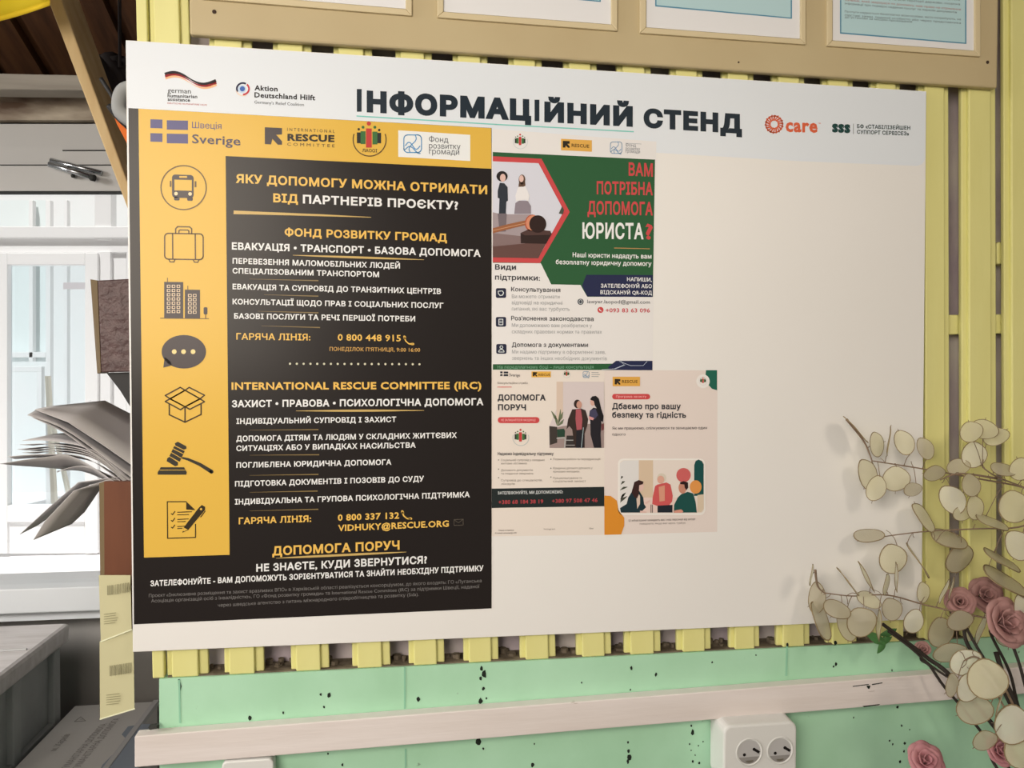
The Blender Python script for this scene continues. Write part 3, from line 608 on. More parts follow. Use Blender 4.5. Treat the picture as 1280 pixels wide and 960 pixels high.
for t, x0, y0, x1, y1, c, m in (('ВАМ', 785.8, 219.6, 816, 221, 16.8, RD), ('ПОТРІБНА', 745.9, 242.8, 816, 244.2, 16.5, RD), ('ДОПОМОГА', 734.4, 268, 816, 269.3, 17, RD), ('ЮРИСТА', 728, 298.4, 804.5, 299.2, 20.5, WH), ('?', 806.6, 299, 816, 299.6, 20.5, RD)): p.text(t, x0, y0, x1, y1, c, m, .03, 3)
p.line([(768, 310), (812, 311)], 1, ink((176, 130, 76)), 3)
p.text('Наші юристи нададуть вам', 715.8, 321.4, 814.4, 323.4, 6, WH, .02, 3); p.text('безоплатну юридичну допомогу', 694.8, 330.2, 814.4, 332.6, 6, WH, .02, 3)
p.build('headline_lettering', lp)
p = Print(-.0002)
for t, x0, y0, x1, y1, c, b_ in (('Види', 618.8, 337, 645, 337.2, 6.8, .03), ('підтримки:', 618.8, 349.6, 675, 350.8, 6.8, .02), ('Консультування', 638.9, 364.2, 700.4, 365.2, 5.6, .018), ("Роз'яснення законодавства", 638.9, 400.4, 742, 401.4, 5.6, .018), ('Допомога з документами', 639.8, 433.6, 735, 433.8, 5.6, .018)): p.text(t, x0, y0, x1, y1, c, TX, b_, 3)
for t, x0, y0, x1 in (('Ви можете отримати', 639.8, 372.6, 699.5), ('відповіді на юридичні', 639.8, 380.3, 703), ('питання, які вас турбують', 639.8, 388, 712), ('Ми допоможемо вам розібратися у', 639.8, 408.7, 740), ('складних правових нормах та правилах', 639.8, 416.6, 752.4), ('Ми надамо підтримку в оформленні заяв,', 640, 441.9, 757), ('звернень та інших необхідних документів', 640, 449.8, 758.6)): p.text(t, x0, y0, x1, y0+.5, 4.6, GR, 0, 3)
p.text('На передплатному боці – лише консультація', 622, 460.8, 742, 460.6, 4, ink((120, 160, 124)), 0, 3)
p.build('service_lettering', lp)
p = Print(-.0002); IC = ink((222, 220, 218))
IB = ink((36, 38, 56)); tile = lambda x, y: p.rrect(x, y, x+12.8, y+12.2, 2, IB, 2)
tile(619.8, 360.2); p.line([(622.8, 364), (628, 363.6), (629.6, 366), (628, 369), (625, 369.4), (622.8, 366.6)], .9, IC, 3, True); p.build('service_icon', lp)
tile(619.8, 396.2); p.line([(623.6, 399), (628.6, 399), (628.6, 406), (623.6, 406)], .9, IC, 3, True); p.line([(624.6, 401.4), (627.6, 401.4)], .6, IC, 3); p.line([(624.6, 403.4), (627.6, 403.4)], .6, IC, 3); p.build('service_icon', lp)
tile(620.3, 430); p.arc(626.7, 434, 1.8, 1.8, 0, 360, .8, IC, 3, 12); p.arc(626.7, 440, 3.4, 3.2, 180, 360, .9, IC, 3, 12); p.line([(623.3, 440), (630, 440)], .8, IC, 3); p.build('service_icon', lp)
p.ell(725.7, 377.2, 3.9, 3.9, ink((70, 70, 74)), 2, 18); p.arc(725.7, 377.2, 2, 2.6, 0, 360, .5, IC, 3, 14); p.build('globe_icon', lp)
p.ell(750.6, 387.4, 3.8, 3.8, RD, 2, 18); p.ribbon([(749.2, 386), (750, 388), (752, 389)], 1, IC, 3); p.build('phone_icon', lp)
p = Print(-.0002)
for t, x0, y0, x1 in (('НАПИШИ,', 783.8, 351.4, 814.8), ('ЗАТЕЛЕФОНУЙ АБО', 751, 359.6, 814.8), ('ВІДСКАНУЙ QR-КОД', 750.5, 367.7, 814.8)): p.text(t, x0, y0, x1, y0+.7, 5, WH, .02, 3)
p.build('contact_lettering', lp)
p.text('lawyer.laopod@gmail.com', 734, 379, 812.4, 379.7, 4.6, ink((100, 98, 96)), .01, 3); p.text('+093 83 63 096', 757, 390.4, 812.4, 390.6, 5.4, ink((190, 76, 80)), .02, 3); p.build('address_lettering', lp)
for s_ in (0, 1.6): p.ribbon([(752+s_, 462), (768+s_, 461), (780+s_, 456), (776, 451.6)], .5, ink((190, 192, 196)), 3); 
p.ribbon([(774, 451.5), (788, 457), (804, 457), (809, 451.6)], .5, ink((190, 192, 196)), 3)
p.build('painted_wrap_glint', lp)  # pale curves paint in the reflections of the plastic wrap

# ================================================================== TWO SMALL LEAFLETS BELOW
Q6 = lambda *a: [(600+x/7.111, 455+y/7.111) for x, y in a]
Q7 = lambda *a: [(600+x/7.111, 560+y/7.111) for x, y in a]
CR = mat('cream_leaflet', (222, 205, 186), .5, .3)
l1 = thing('support_leaflet', P(685, 669, 0), 'cream leaflet with black phone band and photograph of two women', 'leaflet')
sheet('sheet', [(614.6, 462.5), (755.6, 463), (755.2, 668.6), (614.6, 670.4)], -.0001, .0001, CR, l1)
Y0 = -.0003
p = Print(Y0)
for x0, y0, x1, y1 in ((180, 66, 200, 82), (211, 67, 250, 83), (180, 90, 200, 107), (211, 91, 250, 108)): (a, b_), (c, d) = Q6((x0, y0), (x1, y1)); p.rect(a, b_, c, d, ink((44, 44, 50)), 2)
p.text('Sverige', 636.6, 470.4, 650, 470.8, 3.8, TX, 0, 2); p.build('flag_emblem', l1); p.poly(Q6((458, 66), (630, 66), (630, 118), (458, 118)), ink((222, 166, 70)), 2); arrow_emblem(p, 666, 465, 5.4, ink((40, 34, 24)), None, 3); p.text('RESCUE', 673, 470, 687.6, 470, 3.4, ink((120, 84, 30)), .03, 3); p.build('arrow_emblem', l1)
people_emblem(p, 708.4, 467.6, 4.6, ink((190, 188, 178)), 2, False); p.build('people_emblem', l1); wave_emblem(p, 728.8, 464.4, 7.6, ink((120, 146, 164)), .6, 2)
for k in range(3): p.line([(739.6, 465.6+2.5*k), (748+1.6*(k % 2), 465.8+2.5*k)], .7, ink((140, 138, 132)), 2)
p.build('wave_emblem', l1)
p = Print(Y0)
p.text('Консультаційна служба', 622, 480, 659.5, 480, 2.8, ink((124, 110, 100)), 0, 2); p.line(Q6((155, 205), (280, 205)), .8, RD, 2)
p.text('ДОПОМОГА', 622, 500.6, 682, 500.7, 7.6, TX, .04, 2); p.text('ПОРУЧ', 622.5, 512.8, 657.4, 513, 7.6, TX, .04, 2)
p.rrect(622.2, 521.4, 674.2, 528.9, 3.6, RD, 2); p.text('НЕ ЗАЛИШАЙТЕСЯ НАОДИНЦІ', 626.5, 526.4, 669.5, 526.4, 2.7, ink((226, 160, 150)), .02, 3)
people_emblem(p, 651, 547, 10, ink((176, 178, 168)), 2, False); p.build('heading', l1)
# photograph of two women
p = Print(Y0); L_ = lambda *a: [(685+x/9.6, 470+y/9.6) for x, y in a]
p.poly(L_((102, 68), (672, 68), (672, 862), (15, 862), (15, 600), (102, 400)), ink((206, 188, 178)), 2); p.poly(L_((102, 68), (180, 68), (180, 500), (102, 600)), ink((208, 182, 158)), 3)
p.poly(L_((180, 600), (672, 560), (672, 862), (20, 862), (20, 640)), ink((150, 128, 118)), 3); p.poly(L_((15, 600), (110, 610), (110, 800), (20, 830)), ink((60, 52, 46)), 4)
for a_, c_ in (((40, 420), (110, 560)), ((150, 400), (120, 600)), ((180, 430), (120, 560)), ((80, 470), (110, 600)), ((190, 520), (120, 600))): p.ribbon(L_(a_, ((a_[0]+c_[0])/2+8, (a_[1]+c_[1])/2), c_), lambda t: .5+3*math.sin(math.pi*t), ink((104, 110, 80)), 4)
p.poly(L_((110, 640), (190, 632), (205, 660), (200, 730), (112, 735)), ink((38, 62, 46)), 5); p.line(L_((105, 748), (205, 740), (200, 862)), 1, ink((180, 180, 168)), 5); p.line(L_((205, 770), (300, 770)), 1, ink((170, 164, 156)), 5); p.line(L_((205, 830), (320, 830)), 1, ink((150, 140, 132)), 5); p.poly(L_((225, 715), (310, 715), (320, 860), (210, 860)), ink((52, 46, 42)), 4)
CG = ink((54, 40, 34)); p.poly(L_((290, 400), (400, 392), (450, 410), (482, 520), (470, 600), (440, 690), (440, 860), (320, 860), (290, 640), (255, 600), (222, 640), (240, 520)), CG, 5); p.poly(L_((335, 402), (395, 398), (412, 520), (405, 640), (345, 650), (330, 520)), ink((166, 82, 84)), 6); p.poly(L_((340, 650), (430, 650), (425, 862), (335, 862)), ink((34, 32, 36)), 6)
p.ell(*L_((352, 335))[0], 4.4, 5.4, ink((50, 34, 28)), 6, 16); p.ell(*L_((374, 345))[0], 3.4, 4.8, ink((190, 138, 116)), 7, 14); p.line(L_((425, 620), (400, 862)), .9, ink((150, 160, 156)), 7)
p.poly(L_((545, 380), (600, 390), (650, 480), (640, 560), (632, 700), (640, 862), (552, 862), (510, 700), (508, 540), (492, 500), (500, 420)), ink((34, 30, 34)), 5); p.poly(L_((505, 410), (570, 395), (600, 470), (560, 520), (500, 490)), ink((66, 62, 82)), 6); p.poly(L_((490, 480), (555, 505), (540, 530), (490, 520)), ink((206, 140, 132)), 7)
p.ell(*L_((535, 310))[0], 3, 5, ink((204, 156, 136)), 6, 14); p.poly(L_((505, 280), (530, 245), (575, 238), (610, 270), (640, 400), (668, 480), (660, 560), (625, 520), (590, 400), (560, 350), (550, 300), (520, 290)), ink((26, 22, 24)), 7); p.poly(L_((640, 580), (672, 570), (672, 640), (640, 660)), ink((110, 60, 58)), 5)
p.build('photograph', l1)
p = Print(Y0)
p.text('Надаємо індивідуальну підтримку', 622, 569, 692, 569, 4, TX, .02, 2)
for t, x0, y, x1 in (('Соціальний супровід у складних', 146, 116, 575), ('життєвих обставинах', 146, 146, 420), ('Допомога документів', 146, 206, 470), ('та подання звернень', 146, 236, 475), ('Супровід до спеціалістів,', 146, 296, 556), ('лікарів', 146, 328, 310)): (a, b_), (c, d) = Q7((x0+40, y), (x1, y)); p.text(t, a, b_, c, d-.2, 2.6, ink((132, 118, 106)), 0, 2)
for t, x0, y, x1 in (('Первинна робота та переадресація', 612, 108, 1068), ('Юридична допомога допомога у', 612, 188, 1000), ('кризових випадках', 612, 218, 885), ('Працевлаштування та', 612, 276, 905), ('соціальний захист', 612, 304, 942)): (a, b_), (c, d) = Q7((x0+38, y), (x1, y)); p.text(t, a, b_, c, d-.2, 2.6, ink((132, 118, 106)), 0, 2)
for x, y in ((165, 106), (165, 188), (165, 264), (630, 100), (630, 180), (630, 258)): p.ell(*Q7((x, y))[0], .7, .7, TX, 2, 8)
p.poly([(614.7, 610.8), (755.3, 608.5), (755.3, 632.7), (614.7, 635)], ink((32, 38, 36)), 2)
p.text('ЗАТЕЛЕФОНУЙТЕ, МИ ДОПОМОЖЕМО:', 622.2, 618.2, 703.6, 616.6, 3.8, ink((206, 202, 192)), .02, 3); p.text('+380 68 184 38 19', 623.2, 630.2, 679, 629.2, 5.2, ink((172, 62, 64)), .02, 3); p.text('+380 97 508 47 46', 690, 628.8, 747, 627.6, 5.2, ink((172, 62, 64)), .02, 3)
for t, x0, y, x1 in (('Наша сторінка', 165, 738, 300), ('Асоціація організацій осіб', 132, 762, 325), ('Instagram', 568, 727, 668), ('Viber', 968, 722, 1012)): (a, b_), (c, d) = Q7((x0, y), (x1, y)); p.text(t, a, b_, c, d-.2, 2, ink((120, 106, 98)), 0, 3)
p.build('service_lettering', l1)

Q8 = lambda *a: [(740+x/4.267, 455+y/4.267) for x, y in a]
BG = mat('beige_leaflet', (219, 200, 184), .5, .3)
l2 = thing('safety_leaflet', P(826, 667, 0), 'beige leaflet with orange blob in its lower corner and photograph of three people', 'leaflet')
sheet('sheet', [(755.4, 462.8), (896.8, 462.8), (896.4, 664.8), (755.4, 668.4)], -.0001, .0001, BG, l2)
p = Print(Y0); TG = ink((30, 92, 72))
p.poly(Q8((608, 33), (667, 33), (667, 140), (640, 132), (618, 108), (604, 70)), TG, 2); p.ell(*Q8((592, 92))[0], 8.4, 8.6, ink((226, 214, 200)), 3, 24); people_emblem(p, 879, 476.4, 5, ink((210, 200, 190)), 4, False); p.build('round_badge', l2)
p.poly(Q8((66, 702), (100, 704), (132, 728), (142, 780), (172, 820), (172, 862), (155, 909), (66, 911)), ink((210, 132, 40)), 2); p.build('orange_blob', l2)
p.poly(Q8((110, 68), (256, 68), (256, 118), (110, 118)), ink((214, 156, 68)), 2); arrow_emblem(p, 768.4, 473.6, 7, ink((44, 34, 24)), None, 3); p.text('RESCUE', 777.5, 478.8, 797, 478.8, 4, ink((110, 78, 30)), .03, 3)
p.build('sponsor_badge', l2)
p = Print(Y0); p.rrect(765.2, 492.4, 812.6, 499.2, 3.3, RD, 2); p.text('Програма захисту', 770, 497, 808, 497, 2.8, ink((228, 160, 150)), .02, 3)
p.text('Дбаємо про вашу', 765.2, 511.4, 851, 511.6, 7.6, TX, .035, 2); p.text('безпеку та гідність', 765.2, 522.2, 857.6, 522.4, 7.6, TX, .035, 2)
p.text('Як ми працюємо, спілкуємося та захищаємо один', 765.3, 537, 883.8, 536.4, 3.6, ink((90, 80, 76)), .01, 2); p.text('одного', 765.3, 544.4, 782, 544.4, 3.4, ink((90, 80, 76)), .01, 2)
p.build('title_lettering', l2); p.text('Ці зобов’язання захищають вас і наш персонал від шкоди', 785.8, 652, 869, 650, 2.8, ink((110, 96, 88)), .01, 2); p.text('повідомте, якщо вас щось турбує', 799.6, 655.8, 857, 654.6, 2.4, ink((120, 106, 98)), 0, 2); p.build('body_lettering', l2)
p = Print(Y0); V = lambda *a: [(765+x/9.846, 565+y/9.842) for x, y in a]
p.rrect(772.4, 573.2, 881.6, 643.8, 6.5, ink((228, 216, 200)), 2); p.rrect(774.9, 575.2, 879.8, 641.4, 5, ink((220, 202, 184)), 3)
p.poly(V((140, 105), (330, 102), (330, 740), (120, 742), (96, 700), (96, 140)), ink((214, 204, 192)), 4); p.poly(V((330, 102), (505, 102), (505, 560), (330, 560)), ink((206, 178, 146)), 4)
p.poly(V((390, 560), (1000, 560), (1060, 745), (360, 745)), ink((220, 190, 172)), 5)
for a_, c_ in (((100, 470), (190, 430)), ((105, 580), (170, 500)), ((105, 600), (150, 510)), ((110, 400), (160, 360)), ((100, 620), (185, 545)), ((110, 330), (135, 300))): p.ribbon(V(a_, ((a_[0]+c_[0])/2, (a_[1]+c_[1])/2-10), c_), lambda t: .4+2.4*math.sin(math.pi*t), ink((62, 62, 48)), 5)
p.poly(V((1010, 540), (1012, 160), (1030, 110), (1065, 92), (1105, 110), (1128, 150), (1128, 540)), ink((24, 72, 66)), 4); p.ell(*V((880, 285))[0], 9, 9, ink((196, 92, 86)), 5, 26); p.ell(*V((1030, 430))[0], 7.4, 8.4, ink((214, 140, 70)), 5, 26)
p.poly(V((1050, 530), (1128, 520), (1128, 700), (1100, 738), (1050, 740)), ink((206, 182, 152)), 5)
p.poly(V((250, 480), (330, 470), (385, 560), (395, 640), (420, 680), (350, 745), (110, 745), (98, 690), (180, 640), (200, 560)), ink((26, 46, 50)), 6); p.poly(V((320, 500), (345, 540), (345, 640), (310, 700), (300, 560)), ink((206, 178, 156)), 7); p.ell(*V((350, 425))[0], 4.2, 6, SK, 7, 16); p.poly(V((262, 420), (275, 370), (330, 345), (388, 365), (380, 395), (335, 410), (330, 520), (310, 570), (280, 560), (240, 500)), ink((56, 32, 28)), 8); p.poly(V((405, 620), (465, 590), (470, 605), (430, 640), (410, 640)), SK, 7); p.poly(V((345, 720), (430, 735), (420, 748), (345, 748)), SK, 7)
p.poly(V((560, 400), (670, 375), (720, 400), (748, 540), (740, 610), (700, 660), (560, 665), (495, 640), (500, 560), (530, 420)), ink((196, 82, 78)), 6); p.poly(V((575, 430), (650, 410), (650, 600), (585, 610)), ink((206, 140, 112)), 7); p.poly(V((560, 660), (745, 650), (745, 745), (560, 745)), ink((30, 34, 40)), 7); p.ell(*V((610, 320))[0], 5.8, 6, ink((206, 190, 166)), 7, 18); p.ell(*V((600, 340))[0], 4.4, 5, ink((210, 156, 132)), 8, 16)
p.line(V((480, 650), (480, 745)), .8, ink((40, 36, 36)), 7); p.line(V((498, 650), (498, 745)), .8, ink((40, 36, 36)), 7)
p.poly(V((850, 520), (930, 490), (1000, 510), (1030, 620), (1045, 745), (760, 745), (765, 650), (810, 560)), ink((26, 72, 64)), 6); p.ell(*V((868, 440))[0], 5, 7.4, ink((190, 128, 102)), 7, 16); p.poly(V((835, 375), (880, 358), (935, 375), (938, 440), (915, 470), (895, 440), (890, 400), (840, 395)), ink((44, 26, 24)), 8); p.poly(V((765, 720), (850, 705), (880, 730), (860, 748), (765, 748)), ink((206, 140, 116)), 7)
p.build('photograph', l2)

# ================================================================== TAN DISPLAY FRAME ABOVE
tan = mat('tan_painted_wood', (186, 164, 122), .5, .3, noise=(5, (176, 152, 110), .6), spots=(34, (126, 84, 60), .775), bump=(14, .12))
FY = -.008
fr = thing('display_frame', P(740, 78, FY), 'long tan wooden display frame holding four notices above the information board', 'frame')
m = MB(); m.slab([(230, -330), (1253, -330), (1247, 110), (237, 43)], FY, .0125); m.build('backboard', tan, fr, bevel=.003)
m = MB()
for x, y, r in ((268, 15, 2.4), (1256-22, 78, 2.2), (923, 78, 1.1)): m.disc(P(x, y, FY+.0005), (0, -1, 0), r*.0012, .0012, n=10)
m.build('nail', mat('rusty_nail', (62, 46, 36), .8, .2), fr)
rimw = mat('tan_moulding', (204, 182, 140), .45, .3)
blue = ink((176, 198, 192)); blue_l = ink((82, 132, 150)); NP = mat('notice_paper', (222, 214, 204), .4, .4)
def notice(o_bl, o_br, i_bl, i_br, panel, words, label):
    """outer moulding corners, inner corners (bottom left/right), all measured; runs up out of the view"""
    m = MB(); up = -150
    m.slab([o_bl, o_br, i_br, i_bl], FY-.004, .005); m.slab([(o_bl[0], up), o_bl, i_bl, (i_bl[0], up)], FY-.004, .005); m.slab([i_br, o_br, (o_br[0], up), (i_br[0], up)], FY-.004, .005)
    q = m.build('moulding', rimw, fr, bevel=.0012)
    n = thing('notice_sheet', P((i_bl[0]+i_br[0])/2, i_br[1], FY), label, 'notice')
    sheet('paper', [(i_bl[0], up), (i_br[0], up), i_br, i_bl], FY-.0008, .0006, NP, n)
    p = Print(FY-.0008)
    (x0, y0), (x1, y1) = panel
    p.poly([(x0, up+30), (x1, up+30), (x1, y1), (x0, y0)], blue_l, 1); e = 1.6
    p.poly([(x0+e, up+32), (x1-e, up+32), (x1-e, y1-e), (x0+e, y0-e)], blue, 2)
    for t, a, ya, c_, yc, mm in words: p.text(t, a, ya, c_, yc, 2.6, mm, 0, 3)
    p.build('printed_panel', n)
tw = ink((92, 96, 98)); tr = ink((166, 90, 84))
notice((250, -2), (515, 19.5), (266, -9), (507, 11), ((280, -24), (488, -6)), [], 'notice in the display frame nearest the wall end, only its white margin showing')
notice((546.5, 21.5), (772, 38.5), (554.5, 14.5), (764.3, 30.5), ((570, -14), (751, 2.5)), [], 'second notice from the left in the display frame, blue corner just visible')
notice((800, 41), (1007.5, 55.5), (808, 34), (1001, 48.6), ((819, 8), (990, 23.5)), [], 'third notice from the left in the display frame, wide blank blue panel')
wl = [('Україна гарантує кожному захист прав і свобод, пошук та сприяння', 1057, -9, 1200, 1, tw), ('людині та громадянину на всій території держави, охорона', 1057, -4, 1200, 6.5, tw), ('Заявник, який звернувся по допомогу, має право на отримання', 1056, 1, 1201, 13, tr), ('інформації про порядок надання послуг та перелік документів', 1056, 5.4, 1196, 16.6, tw), ('Послуги надаються безоплатно всім особам, які їх потребують, на', 1056, 15.5, 1201, 25.4, tw),
      ('підставі заяви, поданої особисто або через представника', 1056, 19.8, 1201, 30, tw), ('до установи за місцем проживання', 1056, 22.5, 1140, 28.4, tw)]
notice((1034, 57.2), (1226, 70.6), (1041, 50.4), (1219, 63.3), ((1050, 42), (1208, 55)), wl, 'fourth notice in the display frame, blue panel with lines of print')

# ================================================================== RAIL AND SOCKET
railm = mat('cream_rail', (222, 206, 192), .55, .3, noise=(5, (206, 188, 172), .7), spots=(30, (150, 128, 110), .74), scale=(.5, 1, 5), bump=(20, .2))
RY = -.018
m = MB()
tl, tr_, br_, bl_ = P(168, 920.5, RY), P(1420, 823, RY), P(1420, 856, RY), P(168, 959.5, RY)
m.prism([tl, tr_, br_, bl_], [q+Vector((0, GY-RY-.0008, 0)) for q in (tl, tr_, br_, bl_)])
for pts in (((1066, 857.5), (1086, 855), (1086, 856), (1066, 858.6)), ((1090, 855), (1103, 853), (1103, 854.2), (1090, 856.4)), ((1083, 857), (1088, 857), (1087, 861), (1085, 861)), ((1078, 882.6), (1100, 880), (1099, 881.4), (1080, 884))):
    m.add([P(a, c, RY-.0004) for a, c in pts], [(0, 1, 2, 3)], 1)
o = m.build('wall_rail', [railm, dark], bevel=.0015); tag(o, 'cream painted wooden rail along the green wall under the information board', 'rail')
o = MB(); o.slab([(185, 909.5), (196, 907.5), (196.5, 911), (187, 912.5)], -.012, .01); e = o.build('rail_end_clip', gasket); e.parent = None
tag(e, 'small black clip on top of the cream rail at its left end', 'clip')

ivory = mat('ivory_plastic', (214, 206, 192), .35, .45); grayp = mat('socket_grey', (178, 170, 160), .4, .4); hole = mat('socket_hole', (30, 26, 24), .8, .1); brass = mat('socket_contact', (150, 140, 120), .35, .5, metal=.8)
SY = -.046
c0 = P(905, 905, SY); c1 = P(995.5, 978, SY)
so = thing('double_socket', (P(950, 940, SY).x, GY, P(950, 975, SY).z), 'ivory double wall socket under the cream rail', 'socket')
zt_ = P(950, 905, SY).z; zb_ = P(950, 979, SY).z
def rr3(x0, z0, x1, z1, r, y):
    out = []
    for cx, cz, a0 in ((x1-r, z1-r, 0), (x0+r, z1-r, 90), (x0+r, z0+r, 180), (x1-r, z0+r, 270)):
        for k in range(6): a = math.radians(a0+k*18); out.append(Vector((cx+r*math.cos(a), y, cz+r*math.sin(a))))
    return out
m = MB(); m.prism(rr3(c0.x, zb_, c1.x, zt_, .012, SY), rr3(c0.x-.002, zb_-.002, c1.x+.002, zt_+.002, .013, GY-.001)); m.build('housing', ivory, so, bevel=.003)
for x, y in ((936.5, 940), (975, 938)):
    cc = P(x, y, SY-.0005); R_ = .0205
    m = MB()
    n = 32
    for r0, r1, ya, yb in ((R_+.0012, R_-.0005, SY-.0008, SY-.0014), (R_-.0005, R_-.0025, SY-.0014, SY-.0006)):
        a_ = [Vector((cc.x+r0*math.cos(2*math.pi*k/n), ya, cc.z+r0*math.sin(2*math.pi*k/n))) for k in range(n)]; b_ = [Vector((cc.x+r1*math.cos(2*math.pi*k/n), yb, cc.z+r1*math.sin(2*math.pi*k/n))) for k in range(n)]
        m.add(a_+b_, [(k, (k+1) % n, n+(k+1) % n, n+k) for k in range(n)])
    ring = m.build('outlet', ivory, so)
    m = MB(); m.disc((cc.x, SY-.0002, cc.z), (0, -1, 0), R_-.002, .0003, 0, 28)
    up_ = Vector((math.sin(.5), 0, math.cos(.5)))
    pr = Vector((math.cos(-.45), 0, -math.sin(-.45)))
    for s_ in (-1, 1): m.disc(Vector((cc.x, SY-.0006, cc.z))+pr*(.0085*s_), (0, -1, 0), .0024, .0003, 1, 12)
    a_ = Vector((cc.x, SY-.0007, cc.z))+pr*.0085; d_ = Vector((.0085, 0, -.0055))
    w_ = Vector((.0011, 0, .0017)); m.prism([a_+w_, a_+d_+w_, a_+d_-w_, a_-w_], [q+Vector((0, .0003, 0)) for q in (a_+w_, a_+d_+w_, a_+d_-w_, a_-w_)], 1)
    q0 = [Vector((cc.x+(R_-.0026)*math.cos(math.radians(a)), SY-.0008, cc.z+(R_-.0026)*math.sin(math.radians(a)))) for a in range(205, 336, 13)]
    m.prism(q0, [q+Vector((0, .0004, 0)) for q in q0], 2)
    q0 = [Vector((cc.x+(R_-.004)*math.cos(math.radians(a))*.6, SY-.0012, cc.z+(R_-.004)*math.sin(math.radians(a)))) for a in range(230, 311, 16)]
    m.prism(q0, [q+Vector((0, .0004, 0)) for q in q0], 3)
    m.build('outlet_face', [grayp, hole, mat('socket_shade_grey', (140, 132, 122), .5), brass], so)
o = MB(); o.prism(rr3(P(277, 975, -.02).x, P(300, 985, -.02).z, P(342, 975, -.02).x, P(300, 951, -.02).z, .008, -.02), rr3(P(277, 975, -.02).x, P(300, 985, -.02).z, P(342, 975, -.02).x, P(300, 951, -.02).z, .008, GY-.001))
o = o.build('junction_box', ivory, bevel=.002); tag(o, 'ivory junction box peeking out under the left end of the cream rail', 'junction box')
# ================================================================== THINGS AT THE LEFT END OF THE WALL
wood = mat('brown_board', (108, 62, 38), .55, .3, noise=(9, (86, 46, 28), .8), scale=(3, 1, .6)); oliv = mat('brown_board_edge', (104, 84, 56), .6, .2)
grain = mat('grained_leatherette', (86, 62, 58), .45, .4, noise=(60, (66, 46, 44), .8), bump=(90, .9))
blk = mat('black_plastic', (34, 32, 32), .5, .3)
rb = thing('wooden_rack_panel', P(145, 800, .03), 'reddish brown wooden board hanging at the left edge of the information board', 'panel')
m = MB(); m.slab([(130, 602), (205, 602), (207, 812), (131, 812)], .03, .018); m.build('board', wood, rb)
m = MB(); a = [P(124, 604, .036), P(130, 602, .03), P(131, 812, .03), P(126, 812, .036)]; m.prism(a, [q+Vector((0, .012, 0)) for q in a]); m.build('edge_strip', oliv, rb)
gb = thing('leatherette_box', P(145, 466, .03), 'dark brown grained box file sticking out behind the information board', 'box file')
m = MB(); m.slab([(121.5, 350.5), (205, 346), (205, 464), (126, 465.5)], .03, .035); m.build('cover', grain, gb, bevel=.002)
m = MB(); a = [P(113, 349, .05), P(121.5, 350.5, .03), P(126, 465.5, .03), P(121.5, 467, .05)]; m.prism(a, [q+Vector((.004, .02, 0)) for q in a]); m.build('spine', oliv, gb)
m = MB(); m.slab([(133, 466), (205, 464), (205, 560), (170, 520), (150, 488)], .04, .012); m.build('bracket', blk, gb)
# sheaf of loose grey sheets fanning out between the box file and the board
pg1 = mat('grey_sheet_paper', (186, 176, 166), .7, .2, noise=(6, (174, 164, 154), .6)); pg1.use_backface_culling = False
sf = thing('paper_sheaf', P(150, 600, .06), 'sheaf of grey papers fanning out to the left of the black and yellow poster', 'papers')
def straight(pts, n):
    return [pts[i].lerp(pts[i+1], k/n) for i in range(len(pts)-1) for k in range(n)]+[pts[-1]]
def leaf_sheet(A, B, name='sheet', crisp=False):
    f_ = straight if crisp else spline
    a = f_([P(x, y, d) for x, y, d in A], 5); b_ = f_([P(x, y, d) for x, y, d in B], 5)
    n = min(len(a), len(b_)); a = [a[int(i*(len(a)-1)/(n-1))] for i in range(n)]; b_ = [b_[int(i*(len(b_)-1)/(n-1))] for i in range(n)]
    vs = []; fs = []
    for i in range(n):
        for k in range(4): vs.append(a[i].lerp(b_[i], k/3))
    for i in range(n-1):
        for k in range(3): fs.append((i*4+k, i*4+k+1, i*4+k+5, i*4+k+4))
    return link_mesh(name, vs, fs, pg1, None, sf, smooth=True, solid=.0006)
leaf_sheet([(43, 512, .06), (85, 528, .05), (128, 556, .045), (180, 592, .04)], [(64, 508, .2), (131, 501, .2), (168, 520, .19), (215, 545, .18)], crisp=True)
leaf_sheet([(34, 519, .055), (75, 534, .05), (115, 560, .045), (176, 606, .04)], [(46, 512, .1), (88, 529, .1), (128, 556, .09), (182, 592, .08)])
leaf_sheet([(40, 522, .05), (78, 540, .05), (112, 564, .045), (174, 610, .04)], [(60, 522, .12), (92, 540, .11), (124, 562, .1), (178, 602, .08)])
leaf_sheet([(28, 551, .06), (70, 552, .055), (120, 566, .05), (172, 612, .04)], [(66, 543, .2), (90, 543, .19), (132, 560, .16), (182, 598, .1)])
for k, (x, y) in enumerate(((25, 556), (22, 562), (32, 563), (28, 566))):
    leaf_sheet([(x, y, .05-.002*k), (70, 556+3.0*k, .05-.002*k), (122, 570+2*k, .046-.002*k), (170, 614+k, .04-.002*k)], [(x+16, y+1, .16), (84, 555+3*k, .15), (130, 568+2*k, .12), (178, 608, .08)])
leaf_sheet([(10, 571, .04), (60, 568, .04), (110, 574, .04), (168, 616, .036)], [(18, 574, .1), (66, 572, .1), (118, 578, .09), (174, 614, .07)])
leaf_sheet([(0, 580, .035), (56, 572, .035), (96, 573, .035), (165, 618, .03)], [(20, 582, .12), (72, 586, .12), (112, 592, .11), (170, 620, .07)])
leaf_sheet([(71, 591, .05), (90, 584, .05), (112, 584, .048), (150, 600, .045)], [(72, 589, .1), (92, 588, .1), (116, 592, .09), (156, 606, .08)])
leaf_sheet([(25, 668, .05), (62, 634, .05), (98, 603, .048), (150, 596, .04)], [(47, 657, .1), (72, 640, .1), (112, 606, .09), (160, 600, .07)], crisp=True)
